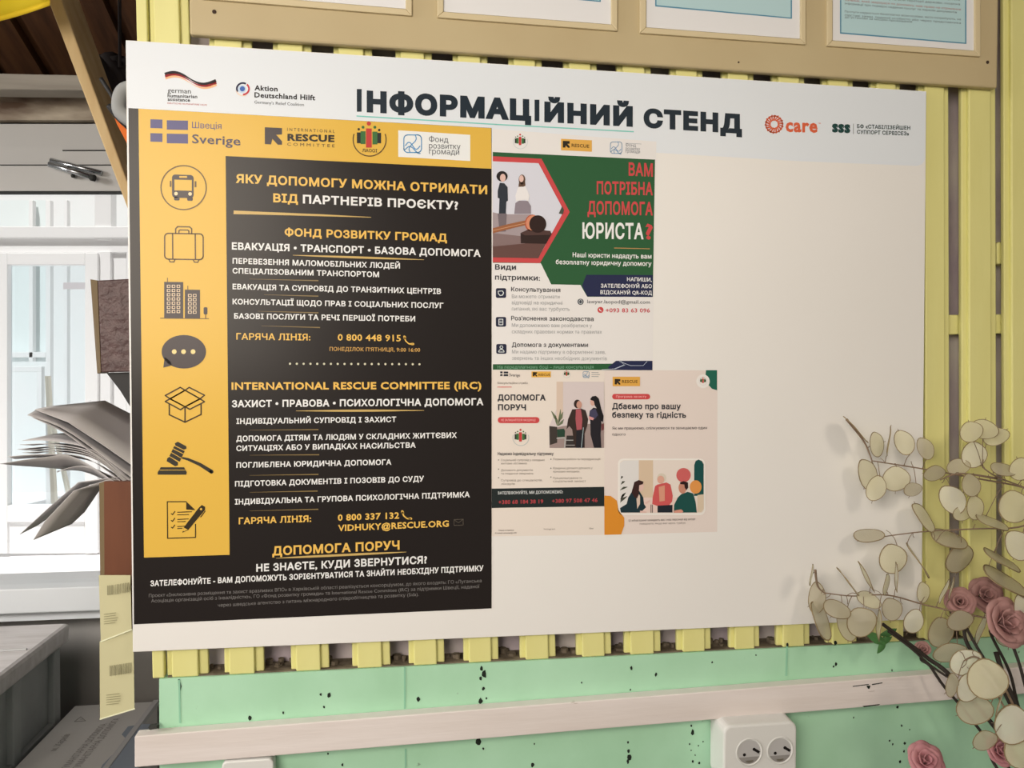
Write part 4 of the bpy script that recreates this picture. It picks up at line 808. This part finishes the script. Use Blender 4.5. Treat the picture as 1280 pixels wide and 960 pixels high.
leaf_sheet([(42, 675, .03), (56, 652, .03), (92, 614, .032), (140, 598, .036)], [(90, 655, .08), (106, 640, .08), (128, 608, .075), (168, 606, .06)], crisp=True)
# two paper strips with bar codes stuck down the board
tape = mat('label_paper', (190, 178, 134), .5, .3); tape_t = ink((142, 132, 98)); edge_t = ink((226, 218, 178))
def strip(pxs, yy, label, bars):
    r = thing('label_strip', P(145, pxs[2][1], yy), label, 'label')
    a = [P(*pxs[0], yy+.0005), P(*pxs[1], yy), P(*pxs[2], yy-.004), P(*pxs[3], yy-.002)]
    m = MB(); m.prism(a, [q+Vector((0, .0006, 0)) for q in a]); m.build('paper', tape, r)
    p = Print(yy-.004)
    for x0, y0, w_, h_, n in bars:
        x = x0
        for k in range(n):
            g = random.choice((.7, 1.1, 1.7)); p.rect(x, y0-k*.35, x+g, y0+h_-k*.35, tape_t, 1); x += g+random.choice((.9, 1.4))
            if x > x0+w_: break
    p.build('bar_code', r)
    for x0, y0, x1, n in [(b_[0]-4, b_[1]+b_[3]+24, b_[0]+12, 5) for b_ in bars[:1]]:
        for k in range(n): p.line([(x0, y0+3*k), (x1+random.uniform(-3, 3), y0+3*k-2)], .8, tape_t, 1)
    p.build('small_lettering', r)
    p.line([pxs[3], pxs[2]], 1.6, edge_t, 1); p.build('pale_edge', r)
strip([(123.5, 719), (163, 719), (164.5, 787), (126, 802)], .024, 'upper barcode label strip stuck over the brown wooden board', [(134, 732, 26, 12, 14)])
strip([(124.5, 802), (166.5, 786), (168, 886), (125, 899)], .022, 'lower barcode label strip with curled end hanging over the cardboard box', [(137, 832, 26, 13, 14)])

# timber brace, yellow flag, grey roll and orange strap under the roof
tim = mat('raw_timber', (190, 160, 112), .6, .25, noise=(10, (168, 132, 84), .7), scale=(4, 4, .7))
m = MB(); a = [P(59, -10, .2), P(76, -10, .2), P(165, 252, .17), P(151, 242, .17)]
a = [P(-146, -540, .2), P(-119, -540, .2), P(211, 370, .163), P(201, 370, .163)]
m.prism(a, [q+Vector((0, .115, 0)) for q in a])
o = m.build('timber_brace', tim, bevel=.002); tag(o, 'slanting raw timber brace running from the roof to behind the information board', 'brace')
flag = mat('yellow_cloth', (222, 192, 40), .7, .2, noise=(20, (206, 174, 30), .6), transl=.25)
fl = thing('yellow_flag', P(10, 10, .1), 'corner of a yellow cloth flag hanging at the top left', 'flag')
vs = []; fs = []; nx, ny = 16, 10
def flagpt(u, v, o=0):
    bx = -150+212*u; by = 66-60*u-3*math.sin(u*6); x = bx+(0)*v; y = by-v*(190); q = P(x, y, .10+.012*math.sin(u*9+v*3)-o); return q
for i in range(nx+1):
    for j in range(ny+1): vs.append(flagpt(i/nx, j/ny))
for i in range(nx):
    for j in range(ny): fs.append((i*(ny+1)+j, (i+1)*(ny+1)+j, (i+1)*(ny+1)+j+1, i*(ny+1)+j+1))
link_mesh('cloth', vs, fs, flag, None, fl, smooth=True, solid=.0008)
vs = []; fs = []
for i in range(nx+1): vs += [flagpt(i/nx, 0, .0012), flagpt(i/nx, .035, .0012)]
for i in range(nx): fs.append((2*i, 2*i+2, 2*i+3, 2*i+1))
link_mesh('hem', vs, fs, mat('yellow_hem', (214, 176, 36), .7, .2), None, fl, smooth=True, solid=.0008)
m = MB(); m.tube([flagpt(0, 1)+Vector((-.03, 0, 0)), flagpt(1, 1), P(192, -262, .02)], .006, n=8); m.build('pole', tim, fl, smooth=True)
gry = mat('grey_roll', (150, 146, 138), .7, .2); m = MB()
m.tube(spline([P(175, 108, .1), P(156, 112, .1), P(149, 126, .1), P(151, 140, .1), P(166, 152, .1)], 5), .011, n=8)
o = m.build('hose', gry, smooth=True); tag(o, 'grey hose loop behind the top left corner of the information board', 'hose')
m = MB(); m.tube(spline([P(126, 98, .12), P(140, 120, .12), P(150, 138, .12), P(170, 160, .12)], 5), .0035, n=6); m.tube(spline([P(137, 132, .13), P(150, 148, .13), P(175, 170, .13)], 5), .006, n=6)
o = m.build('black_cable', blk, smooth=True); tag(o, 'black cables crossing behind the grey hose at the board corner', 'cable')
m = MB(); m.slab([(141, 142), (150, 148), (172, 172), (172, 215), (158, 178), (146, 155)], .135, .006); o = m.build('orange_strap', mat('orange_web', (214, 104, 40), .7, .2)); tag(o, 'orange strap between the timber brace and the information board', 'strap')
dk = mat('dark_cloth', (46, 40, 38), .9, .1)
m = MB(); rnd = random.Random(3)
for k in range(9):
    x0 = 122+k*7; m.tube(spline([P(x0, 80+rnd.uniform(-6, 10)-k, .36), P(x0+12+rnd.uniform(-3, 3), 110, .33+.01*k), P(x0+22, 138+rnd.uniform(-5, 6), .34), P(x0+50, 178, .36)], 6), .018, n=8)
q0 = P(150, 84, .34); m.tube([q0, Vector((q0.x, q0.y, Zc-.05+sl*(1.62-q0.y)))], .003, n=5)
o = m.build('dark_bundle', dk, smooth=True); tag(o, 'dark crumpled cloth bundle in the shadow behind the board corner', 'bundle')

# grey crate and cardboard box below the window
crm = mat('grey_crate_plastic', (156, 152, 142), .55, .3, noise=(5, (132, 130, 122), .8)); lidm = mat('wrapped_lid', (202, 190, 178), .5, .35, noise=(5, (180, 168, 156), .9), scale=(1, 8, 4), bump=(14, .4))
z1 = P(88, 778, 1.36).z; kA = PZ(88, 778, z1); kB = PZ(0, 866, z1); dirv = (kB-kA); dirv.z = 0
kx = kA.x; yb = kA.y; yf = yb-.95; xl = kx-.85
cr = thing('storage_crate', ((kx+xl)/2, (yb+yf)/2, 0), 'big grey storage crate with a plastic wrapped lid below the window', 'crate')
m = MB(); m.box((xl, yf, z1-.055), (kx, yb, z1)); m.build('lid', lidm, cr, bevel=.012)
m = MB(); m.box((xl+.03, yf+.03, 0), (kx-.03, yb-.03, z1-.05))
for yy in (yb-.06, yb-.30, yb-.55, yb-.8): m.box((kx-.035, yy-.02, 0), (kx-.012, yy+.02, z1-.06))
m.box((kx-.032, yb-.56, z1-.30), (kx-.014, yb-.06, z1-.27))
for k in range(2): m.box((kx-.033, yb-.46-.05*k, z1-.50), (kx-.024, yb-.44-.05*k, z1-.33), 1)
m.build('body', [crm, gasket], cr, bevel=.004)
for k in range(7):
    y_ = yf+.05+k*.13; m = MB(); m.tube([(xl+.02, y_, z1+.002), (kx-.02, y_+.02, z1+.002)], .004, n=5)
    if k in (1, 3, 5): m.build('strapping', mat('grey_strap', (168, 160, 150), .5), cr)
z2 = P(140, 879, 1.38).z; cA = PZ(84, 882, z2); cBk = PZ(197, 876.5, z2); cF = PZ(10, 962, z2); cR = PZ(172, 924, z2)
x0 = cA.x; x1 = cBk.x; y1 = (cA.y+cBk.y)/2; y0 = y1-.75
if x0 < kx+.004: x0 = kx+.004
card = mat('grey_cardboard', (214, 204, 190), .75, .2, noise=(4, (204, 194, 180), .7)); slate = mat('blue_grey_print', (150, 154, 158), .7)
bx = thing('cardboard_box', ((x0+x1)/2, (y0+y1)/2, 0), 'grey cardboard box with printed lines on its lid, beside the storage crate', 'box')
m = MB(); m.box((x0, y0, 0), (x1, y1, z2)); m.build('carton', card, bx, bevel=.004)
m = MB(); m.box((x1-.012, y0, z2-.012), (x1+.003, y1, z2+.004)); m.build('rim', mat('pale_rim', (196, 188, 178), .6), bx)
p = Print(to=lambda a, b_, l: PZ(a, b_, z2+.0006*l))
p.poly([(190, 905), (178, 905), (160, 908), (152, 918), (158, 924), (146, 938), (128, 956), (120, 972), (168, 972), (182, 935)], slate, 1); p.build('blue_patch', bx)
def boxtext(t, A, B, hgt, m):
    vs, fs = glyphs(t, .01); a = min(v[0] for v in vs); b_ = max(v[0] for v in vs); A = PZ(*A, z2); B = PZ(*B, z2); d = B-A; n = Vector((-d.y, d.x, 0)).normalized()
    v3 = [A+d*((u-a)/(b_-a))+n*(v*hgt)+Vector((0, 0, .0012)) for u, v in vs]; return v3, fs
dkp = ink((160, 150, 140))
for t, A, B, h in (('м. Харків', (70, 939), (88, 918), .024), ('ГУМАНІТАРНА ДОПОМОГА', (84, 962), (134, 905), .024), ('ГУМАНІТАРНА ДОПОМОГА', (98, 962), (150, 898), .024)):
    v3, fs = boxtext(t, A, B, h, dkp); link_mesh('lettering', v3, fs, dkp, None, bx)
p = Print(to=lambda a, b_, l: PZ(a, b_, z2+.0006*l)); p.line([(93, 902), (101, 896), (107, 901)], 1, dkp, 1, True); p.line([(100, 899), (104, 899)], .8, dkp, 1); p.build('recycling_mark', bx)

# ================================================================== DRIED HONESTY STEMS AND PINK ROSES
def pod_mat(name, c1, c2):
    m = bpy.data.materials.new(name); m.use_nodes = True; N = m.node_tree.nodes; L = m.node_tree.links
    b_ = N['Principled BSDF']; b_.inputs['Roughness'].default_value = .4; b_.inputs['Specular IOR Level'].default_value = .35
    tc = N.new('ShaderNodeTexCoord'); n = N.new('ShaderNodeTexNoise'); n.inputs['Scale'].default_value = 130; n.inputs['Detail'].default_value = 4; L.new(tc.outputs['Object'], n.inputs[0])
    r = N.new('ShaderNodeValToRGB'); r.color_ramp.elements[0].color = (*alb(c2), 1); r.color_ramp.elements[1].color = (*alb(c1), 1); r.color_ramp.elements[0].position = .35; r.color_ramp.elements[1].position = .6
    L.new(n.outputs[0], r.inputs[0]); L.new(r.outputs[0], b_.inputs['Base Color'])
    t = N.new('ShaderNodeBsdfTranslucent'); L.new(r.outputs[0], t.inputs[0]); x = N.new('ShaderNodeMixShader'); x.inputs[0].default_value = .35; L.new(b_.outputs[0], x.inputs[1]); L.new(t.outputs[0], x.inputs[2])
    tp_ = N.new('ShaderNodeBsdfTransparent'); y = N.new('ShaderNodeMixShader'); y.inputs[0].default_value = .16; L.new(x.outputs[0], y.inputs[1]); L.new(tp_.outputs[0], y.inputs[2]); L.new(y.outputs[0], N['Material Output'].inputs[0])
    return m
podm = pod_mat('papery_pod', (226, 214, 178), (206, 190, 150)); podd = pod_mat('papery_pod_dull', (204, 190, 160), (188, 172, 140)); rimm = mat('pod_rim', (136, 114, 80), .6, .2); stm = mat('dry_stem', (128, 104, 82), .7, .2); dstm = mat('dark_stem', (50, 42, 36), .7, .2)
def pod_mesh(name, body):
    nr, na = 5, 22; vs = []; fs = []; mi = []
    vs.append((0, 0, .06))
    for i in range(1, nr+1):
        r = i/nr
        for k in range(na):
            a = 2*math.pi*k/na; rr = r*(1+.035*math.sin(a*2+1)+.03*math.cos(3*a)); z = .06*(1-r*r)+.035*math.sin(3*a)*r*r
            vs.append((rr*math.cos(a), rr*math.sin(a)*(1+.10*r*max(0, math.sin(a))**6), z))
    for k in range(na): fs.append((0, 1+k, 1+(k+1) % na)); mi.append(0)
    for i in range(nr-1):
        for k in range(na): a0 = 1+i*na; fs.append((a0+k, a0+na+k, a0+na+(k+1) % na, a0+(k+1) % na)); mi.append(0)
    # thin raised rim
    b0 = 1+(nr-1)*na; n0 = len(vs)
    for k in range(na):
        x, y, z = vs[b0+k]
        for s1, dz in ((.975, .02), (1.03, .02), (1.03, -.03), (.975, -.03)): vs.append((x*s1, y*s1, z+dz))
    for k in range(na):
        for j in range(4): fs.append((n0+4*k+j, n0+4*((k+1) % na)+j, n0+4*((k+1) % na)+(j+1) % 4, n0+4*k+(j+1) % 4)); mi.append(1)
    me = bpy.data.meshes.new(name); me.from_pydata(vs, [], fs); me.materials.append(body); me.materials.append(rimm)
    for q, i in zip(me.polygons, mi): q.material_index = i; q.use_smooth = (i == 0)
    return me
podb = pod_mat('papery_pod_highlight', (246, 236, 204), (226, 212, 172))  # brighter copy of the pod material, glossy highlights put into its colour
PODS = [pod_mesh('seed_pod', podm), pod_mesh('seed_pod_dull', podd), pod_mesh('seed_pod_highlight', podb)]
def honesty(label, stems, pods, rad=.0013):
    """stems: polylines (px, py, depth); pods: (px, py, half width, half height, turn in degrees, dull?) hung from the nearest stem point"""
    stems = [[(x, y, d*.72 if d > -.15 else d) for x, y, d in st] for st in stems]
    s0 = [spline([P(*q) for q in st], 6) for st in stems]
    r = thing('dried_honesty_stem', s0[0][-1], label, 'dried flower stem', 'dried honesty stems beside the information board')
    m = MB()
    for st in s0: m.tube(st, rad*.7, n=6, r1=rad*1.5)
    allp = [(q, t) for st, raw_ in zip(s0, stems) for q, t in zip(st, range(len(st)))]
    for (x, y, rx, ry, rot, dull) in pods:
        best = min((q for q, _ in allp), key=lambda q: (P(x, y, q.y)-q).length)
        d = best.y+random.uniform(-.022, .016)
        d = min(d, -.018-max(rx, ry)*.0006)
        c = P(x, y, d); k = (c-CAM).dot(_fw)/F
        tone = dull
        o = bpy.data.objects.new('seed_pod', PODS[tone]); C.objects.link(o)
        a = math.radians(-rot); ux = RT*math.cos(a)+UP*math.sin(a); uy = -RT*math.sin(a)+UP*math.cos(a)
        tx, ty = random.uniform(-.35, .35), random.uniform(-.3, .3); nz = (-_fw+ux*tx+uy*ty).normalized()
        if min(rx, ry)/max(rx, ry) < .55:            # seen nearly edge on: turn a full pod about its long axis
            if rx < ry:
                ang = math.acos(min(1, rx/(ry*.8))); nz = (-_fw*math.cos(ang)+ux*math.sin(ang)).normalized(); sx, sy = ry*.8*k, ry*k
                X = uy.cross(nz).normalized(); Y = uy
            else:
                ang = math.acos(min(1, ry/(rx*.8))); nz = (-_fw*math.cos(ang)+uy*math.sin(ang)).normalized(); sx, sy = rx*k, rx*.8*k
                X = ux; Y = nz.cross(ux).normalized()
        else:
            X = (ux-nz*ux.dot(nz)).normalized(); Y = nz.cross(X); sx, sy = rx*k, ry*k
        Z = X.cross(Y); zs_ = (sx+sy)/2
        M = Matrix(((X.x*sx, Y.x*sy, Z.x*zs_, c.x), (X.y*sx, Y.y*sy, Z.y*zs_, c.y), (X.z*sx, Y.z*sy, Z.z*zs_, c.z), (0, 0, 0, 1)))
        o.parent = r; o.matrix_parent_inverse = Matrix.Translation(r.location).inverted(); o.matrix_basis = M
        e = min((c+X*sx*math.cos(t)+Y*sy*math.sin(t) for t in [2*math.pi*j/12 for j in range(12)]), key=lambda q: (q-best).length)
        mid = (e+best)/2+UP*.003; m.tube(spline([best, mid, e], 4), .00055, n=5)
        tip = c+(c-e)*1.0; m.tube([tip, tip+(tip-c).normalized()*.004], .0004, n=4)
    for st in s0:
        for i in range(2, len(st)-8, 3):
            a = st[i]; d_ = (UP*random.choice((-1, 1))*random.uniform(.006, .014)+RT*random.uniform(-.008, .008)); m.tube([a, a+d_*.6, a+d_+RT*random.uniform(-.004, .004)], .0005, n=4)
    q = m.build('stem', stm, r, smooth=True); return r
honesty('dried honesty stem crossing the right edge of the information board, highest of them', [[(1090, 576, -.04), (1153, 586, -.05), (1215, 597, -.07), (1290, 612, -.09), (1360, 640, -.10), (1372, 900, -.13), (1338, 1030, -.145)], [(1090, 576, -.04), (1080, 552, -.04), (1058, 524, -.04)]],
    [(1070, 537, 4.2, 21, -42, 1), (1096, 556, 9.5, 16, -18, 0), (1111, 552, 6, 18, 8, 0), (1130.5, 553.5, 11.5, 15.5, -20, 0), (1157, 561, 9, 15, -32, 1), (1085, 594, 13, 21, -28, 0), (1095, 611, 11, 16, 14, 0), (1120, 599, 15.5, 15.5, 0, 0), (1141, 612, 14, 8, -8, 1), (1168, 592, 16, 10, 8, 1)])
honesty('bunched honesty stem with pale round pods over the yellow battens at mid height', [[(1228, 584, -.08), (1246, 596, -.09), (1290, 614, -.11), (1360, 650, -.12), (1372, 900, -.13), (1338, 1030, -.145)], [(1175, 600, -.07), (1200, 592, -.08), (1246, 598, -.09)]],
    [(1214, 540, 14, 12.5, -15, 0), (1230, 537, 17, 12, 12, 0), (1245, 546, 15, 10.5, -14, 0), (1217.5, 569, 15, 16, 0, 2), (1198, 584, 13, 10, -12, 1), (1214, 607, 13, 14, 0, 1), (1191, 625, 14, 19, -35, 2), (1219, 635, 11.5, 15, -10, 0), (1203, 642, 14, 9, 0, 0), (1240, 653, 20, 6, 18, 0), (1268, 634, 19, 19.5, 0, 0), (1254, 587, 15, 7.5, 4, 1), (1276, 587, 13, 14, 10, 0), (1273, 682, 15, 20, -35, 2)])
honesty('honesty stem lying level across the lower board corner, leaf like pod at its tip', [[(1103, 671, -.04), (1150, 665, -.05), (1200, 662, -.06), (1256, 661, -.08), (1360, 668, -.10), (1372, 900, -.13), (1338, 1030, -.145)]],
    [(1086, 669.5, 18, 5, -8, 1), (1155, 647, 10.5, 20, -42, 0), (1116, 699, 17, 18, -12, 0), (1147, 700, 24, 6, 56, 1), (1199, 698, 19, 19.5, 0, 1), (1186, 674, 22, 9, 12, 1), (1252, 700, 24, 6.5, 28, 1), (1256, 726, 29, 10, 28, 1)])
honesty('lowest honesty stem over the bottom edge of the white board, with many hanging pods', [[(1030, 741, -.04), (1065, 745, -.05), (1110, 744, -.06), (1160, 757, -.07), (1230, 772, -.10), (1300, 786, -.12), (1360, 800, -.13), (1372, 900, -.13), (1338, 1030, -.145)], [(1030, 741, -.04), (1022, 732, -.04), (1019, 712, -.04)]],
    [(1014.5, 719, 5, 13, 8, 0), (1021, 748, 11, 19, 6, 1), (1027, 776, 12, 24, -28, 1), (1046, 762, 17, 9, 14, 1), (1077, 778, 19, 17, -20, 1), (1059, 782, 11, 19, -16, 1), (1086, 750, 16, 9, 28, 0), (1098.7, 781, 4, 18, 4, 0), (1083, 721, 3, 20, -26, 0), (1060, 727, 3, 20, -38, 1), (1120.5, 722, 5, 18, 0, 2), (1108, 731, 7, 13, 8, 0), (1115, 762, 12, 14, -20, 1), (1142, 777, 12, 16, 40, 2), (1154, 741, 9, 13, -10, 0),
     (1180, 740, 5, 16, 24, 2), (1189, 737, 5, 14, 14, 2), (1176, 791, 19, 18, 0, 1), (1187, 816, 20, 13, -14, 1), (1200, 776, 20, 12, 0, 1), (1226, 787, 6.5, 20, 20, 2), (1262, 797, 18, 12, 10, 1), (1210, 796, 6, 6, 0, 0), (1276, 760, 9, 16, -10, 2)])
honesty('nearest honesty cluster, big bright pods in front of the cream rail', [[(1222, 838, -.17), (1240, 858, -.18), (1262, 895, -.19), (1300, 950, -.19), (1336, 1030, -.16)], [(1205, 826, -.17), (1222, 822, -.17), (1250, 850, -.18), (1275, 900, -.19)]],
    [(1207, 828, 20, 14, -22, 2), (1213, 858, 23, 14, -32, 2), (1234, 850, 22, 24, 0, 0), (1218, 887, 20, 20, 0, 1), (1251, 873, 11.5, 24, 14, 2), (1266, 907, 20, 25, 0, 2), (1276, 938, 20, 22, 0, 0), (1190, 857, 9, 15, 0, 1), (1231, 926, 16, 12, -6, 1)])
# roses
rose_m = mat('dusky_pink_petal', (186, 140, 128), .65, .2, noise=(30, (162, 112, 104), .7), transl=.2); rose_p = mat('bright_pink_petal', (202, 142, 138), .65, .2, noise=(30, (186, 116, 118), .7), transl=.2); leafm = mat('leaf_green', (70, 110, 58), .5, .3)
def rose(x, y, d, rpx, axis, m, label, stem_to, petals=((3, .35, .2), (4, .6, .55), (5, .85, .95), (6, 1.0, 1.25))):
    c = P(x, y, d); R_ = rpx*(c-CAM).dot(_fw)/F
    r = thing('pink_rose', c, label, 'rose', 'pink roses among the dried stems')
    ax = Vector(axis).normalized(); A = ax.orthogonal().normalized(); B = ax.cross(A); vs = []; fs = []
    for li, (n, rad, op) in enumerate(petals):
        for j in range(n):
            th_ = 2*math.pi*(j+.5*li+random.uniform(-.15, .15))/n; u_ = A*math.cos(th_)+B*math.sin(th_); t_ = ax.cross(u_); b0 = len(vs); nu, nv = 6, 5
            for iv in range(nv+1):
                v = iv/nv
                for iu in range(nu+1):
                    u = 2*iu/nu-1; wdt = R_*rad*.85*math.sin(math.pi*(.12+.7*v))**.7
                    ang = op*v**.8; out = R_*rad*(.25+.75*v*math.sin(min(1.4, ang+.25))); hgt = R_*(.75*v*math.cos(ang*.75))-R_*.35+R_*.12*(1-rad)
                    if v > .8: out += R_*.10*rad
                    vs.append(c+u_*(out-abs(u)**2*wdt*.45)+t_*(u*wdt)+ax*(hgt-.06*R_*abs(u)+R_*.03*math.sin(5*u+j)))
            for iv in range(nv):
                for iu in range(nu): q = b0+iv*(nu+1)+iu; fs.append((q, q+1, q+nu+2, q+nu+1))
    link_mesh('bloom', vs, fs, m, None, r, smooth=True, solid=.0006)
    s = MB(); s.tube(spline([c-ax*R_*.35, c-ax*R_*.9+Vector((0, 0, -.01))]+[P(*q) for q in stem_to], 5), .0022, n=6); s.build('stem', dstm, r, smooth=True)
    return r
rose(1232, 744, -.035, 21, (-.2, -1, .5), rose_m, 'dusky pink rose on the yellow battens, upper of the open roses', [(1262, 800, -.08), (1285, 870, -.11), (1320, 1010, -.14)])
rose(1258, 778, -.10, 29, (.1, -1, .45), rose_m, 'largest dusky pink rose, touching the right border above the cream rail', [(1262, 840, -.09), (1275, 890, -.11), (1315, 1010, -.14)])
rose(1200, 752, -.05, 17, (-.5, -.8, .4), rose_m, 'small dark pink rose just right of the board corner', [(1216, 800, -.08), (1262, 880, -.11), (1310, 1010, -.14)])
rose(1153, 812, -.035, 14, (-.4, -.7, .7), rose_m, 'faded pink bud hanging against the green wall above the rail', [(1162, 832, -.04), (1180, 858, -.05), (1215, 900, -.06), (1322, 1040, -.12)], petals=((3, .35, .1), (4, .6, .3), (4, .8, .5)))
rose(1157, 950, -.09, 21, (-.2, -1, .8), rose_p, 'bright pink rose at the bottom border below the cream rail', [(1180, 990, -.09), (1330, 1045, -.13)])
rose(1250, 938, -.12, 18, (0, -1, .6), rose_p, 'bright pink rose under the big seed pods in the lower right corner', [(1265, 985, -.13), (1322, 1045, -.145)])
m = MB(); m.tube(spline([P(1103, 780, -.05), P(1130, 800, -.06), P(1160, 823, -.07), P(1190, 847, -.09), P(1260, 930, -.13), P(1320, 1020, -.15)], 6), .0028, n=7, r1=.0036); m.tube(spline([P(1110, 789, -.06), P(1136, 808, -.07), P(1165, 833, -.08), P(1192, 851, -.1)], 6), .0018, n=6)
m.tube(spline([P(1245, 815, -.08), P(1256, 850, -.1), P(1270, 880, -.11), P(1312, 980, -.14)], 6), .004, n=6); m.tube(spline([P(1205, 786, -.06), P(1212, 810, -.07), P(1255, 865, -.1), P(1300, 960, -.13)], 6), .003, n=6)
tw_ = thing('dark_twig', P(1190, 847, -.09), 'dark brown twig reaching left from behind the big pods with a few green leaves', 'twig'); m.build('stem', dstm, tw_, smooth=True)
for x, y, rot, L_ in ((1094, 797, 150, 16), (1101, 806, 70, 12), (1110, 790, 200, 12), (1104, 800, 20, 12)):
    c = P(x, y, -.05); k = (c-CAM).dot(_fw)/F; a = math.radians(rot); ux = RT*math.cos(a)+UP*math.sin(a); uy = -RT*math.sin(a)+UP*math.cos(a)
    vs = []; fs = []; n = 8
    for i in range(n+1):
        t = i/n; wdt = L_*.36*math.sin(math.pi*t)**.8*k
        for s_ in (-1, 0, 1): vs.append(c+ux*(L_*2*(t-.5)*k)+uy*(s_*wdt)-_fw*(.004*math.sin(math.pi*t)+(-.002 if s_ == 0 else 0)))
    for i in range(n):
        for j in range(2): q = 3*i+j; fs.append((q, q+1, q+4, q+3))
    link_mesh('leaf', vs, fs, leafm, None, tw_, smooth=True, solid=.0004)

# the vase they all stand in, on the floor just outside the view
q = P(1333, 1028, -.15); va = MB(); prof = [(.001, 0), (.09, 0), (.095, .02), (.075, .12), (.085, .35), (.095, .55), (.07, q.z-.1), (.062, q.z-.03), (.07, q.z), (.064, q.z), (.055, q.z-.05), (.06, .5), (.001, .45)]
n = 28; vs = [(q.x+r*math.cos(2*math.pi*k/n), q.y+r*math.sin(2*math.pi*k/n), z) for r, z in prof for k in range(n)]
va.add(vs, [(i*n+k, i*n+(k+1) % n, (i+1)*n+(k+1) % n, (i+1)*n+k) for i in range(len(prof)-1) for k in range(n)])
o = va.build('flower_vase', mat('grey_glaze', (150, 142, 132), .3, .4), smooth=True); tag(o, 'tall grey floor vase holding the honesty stems and roses', 'vase')
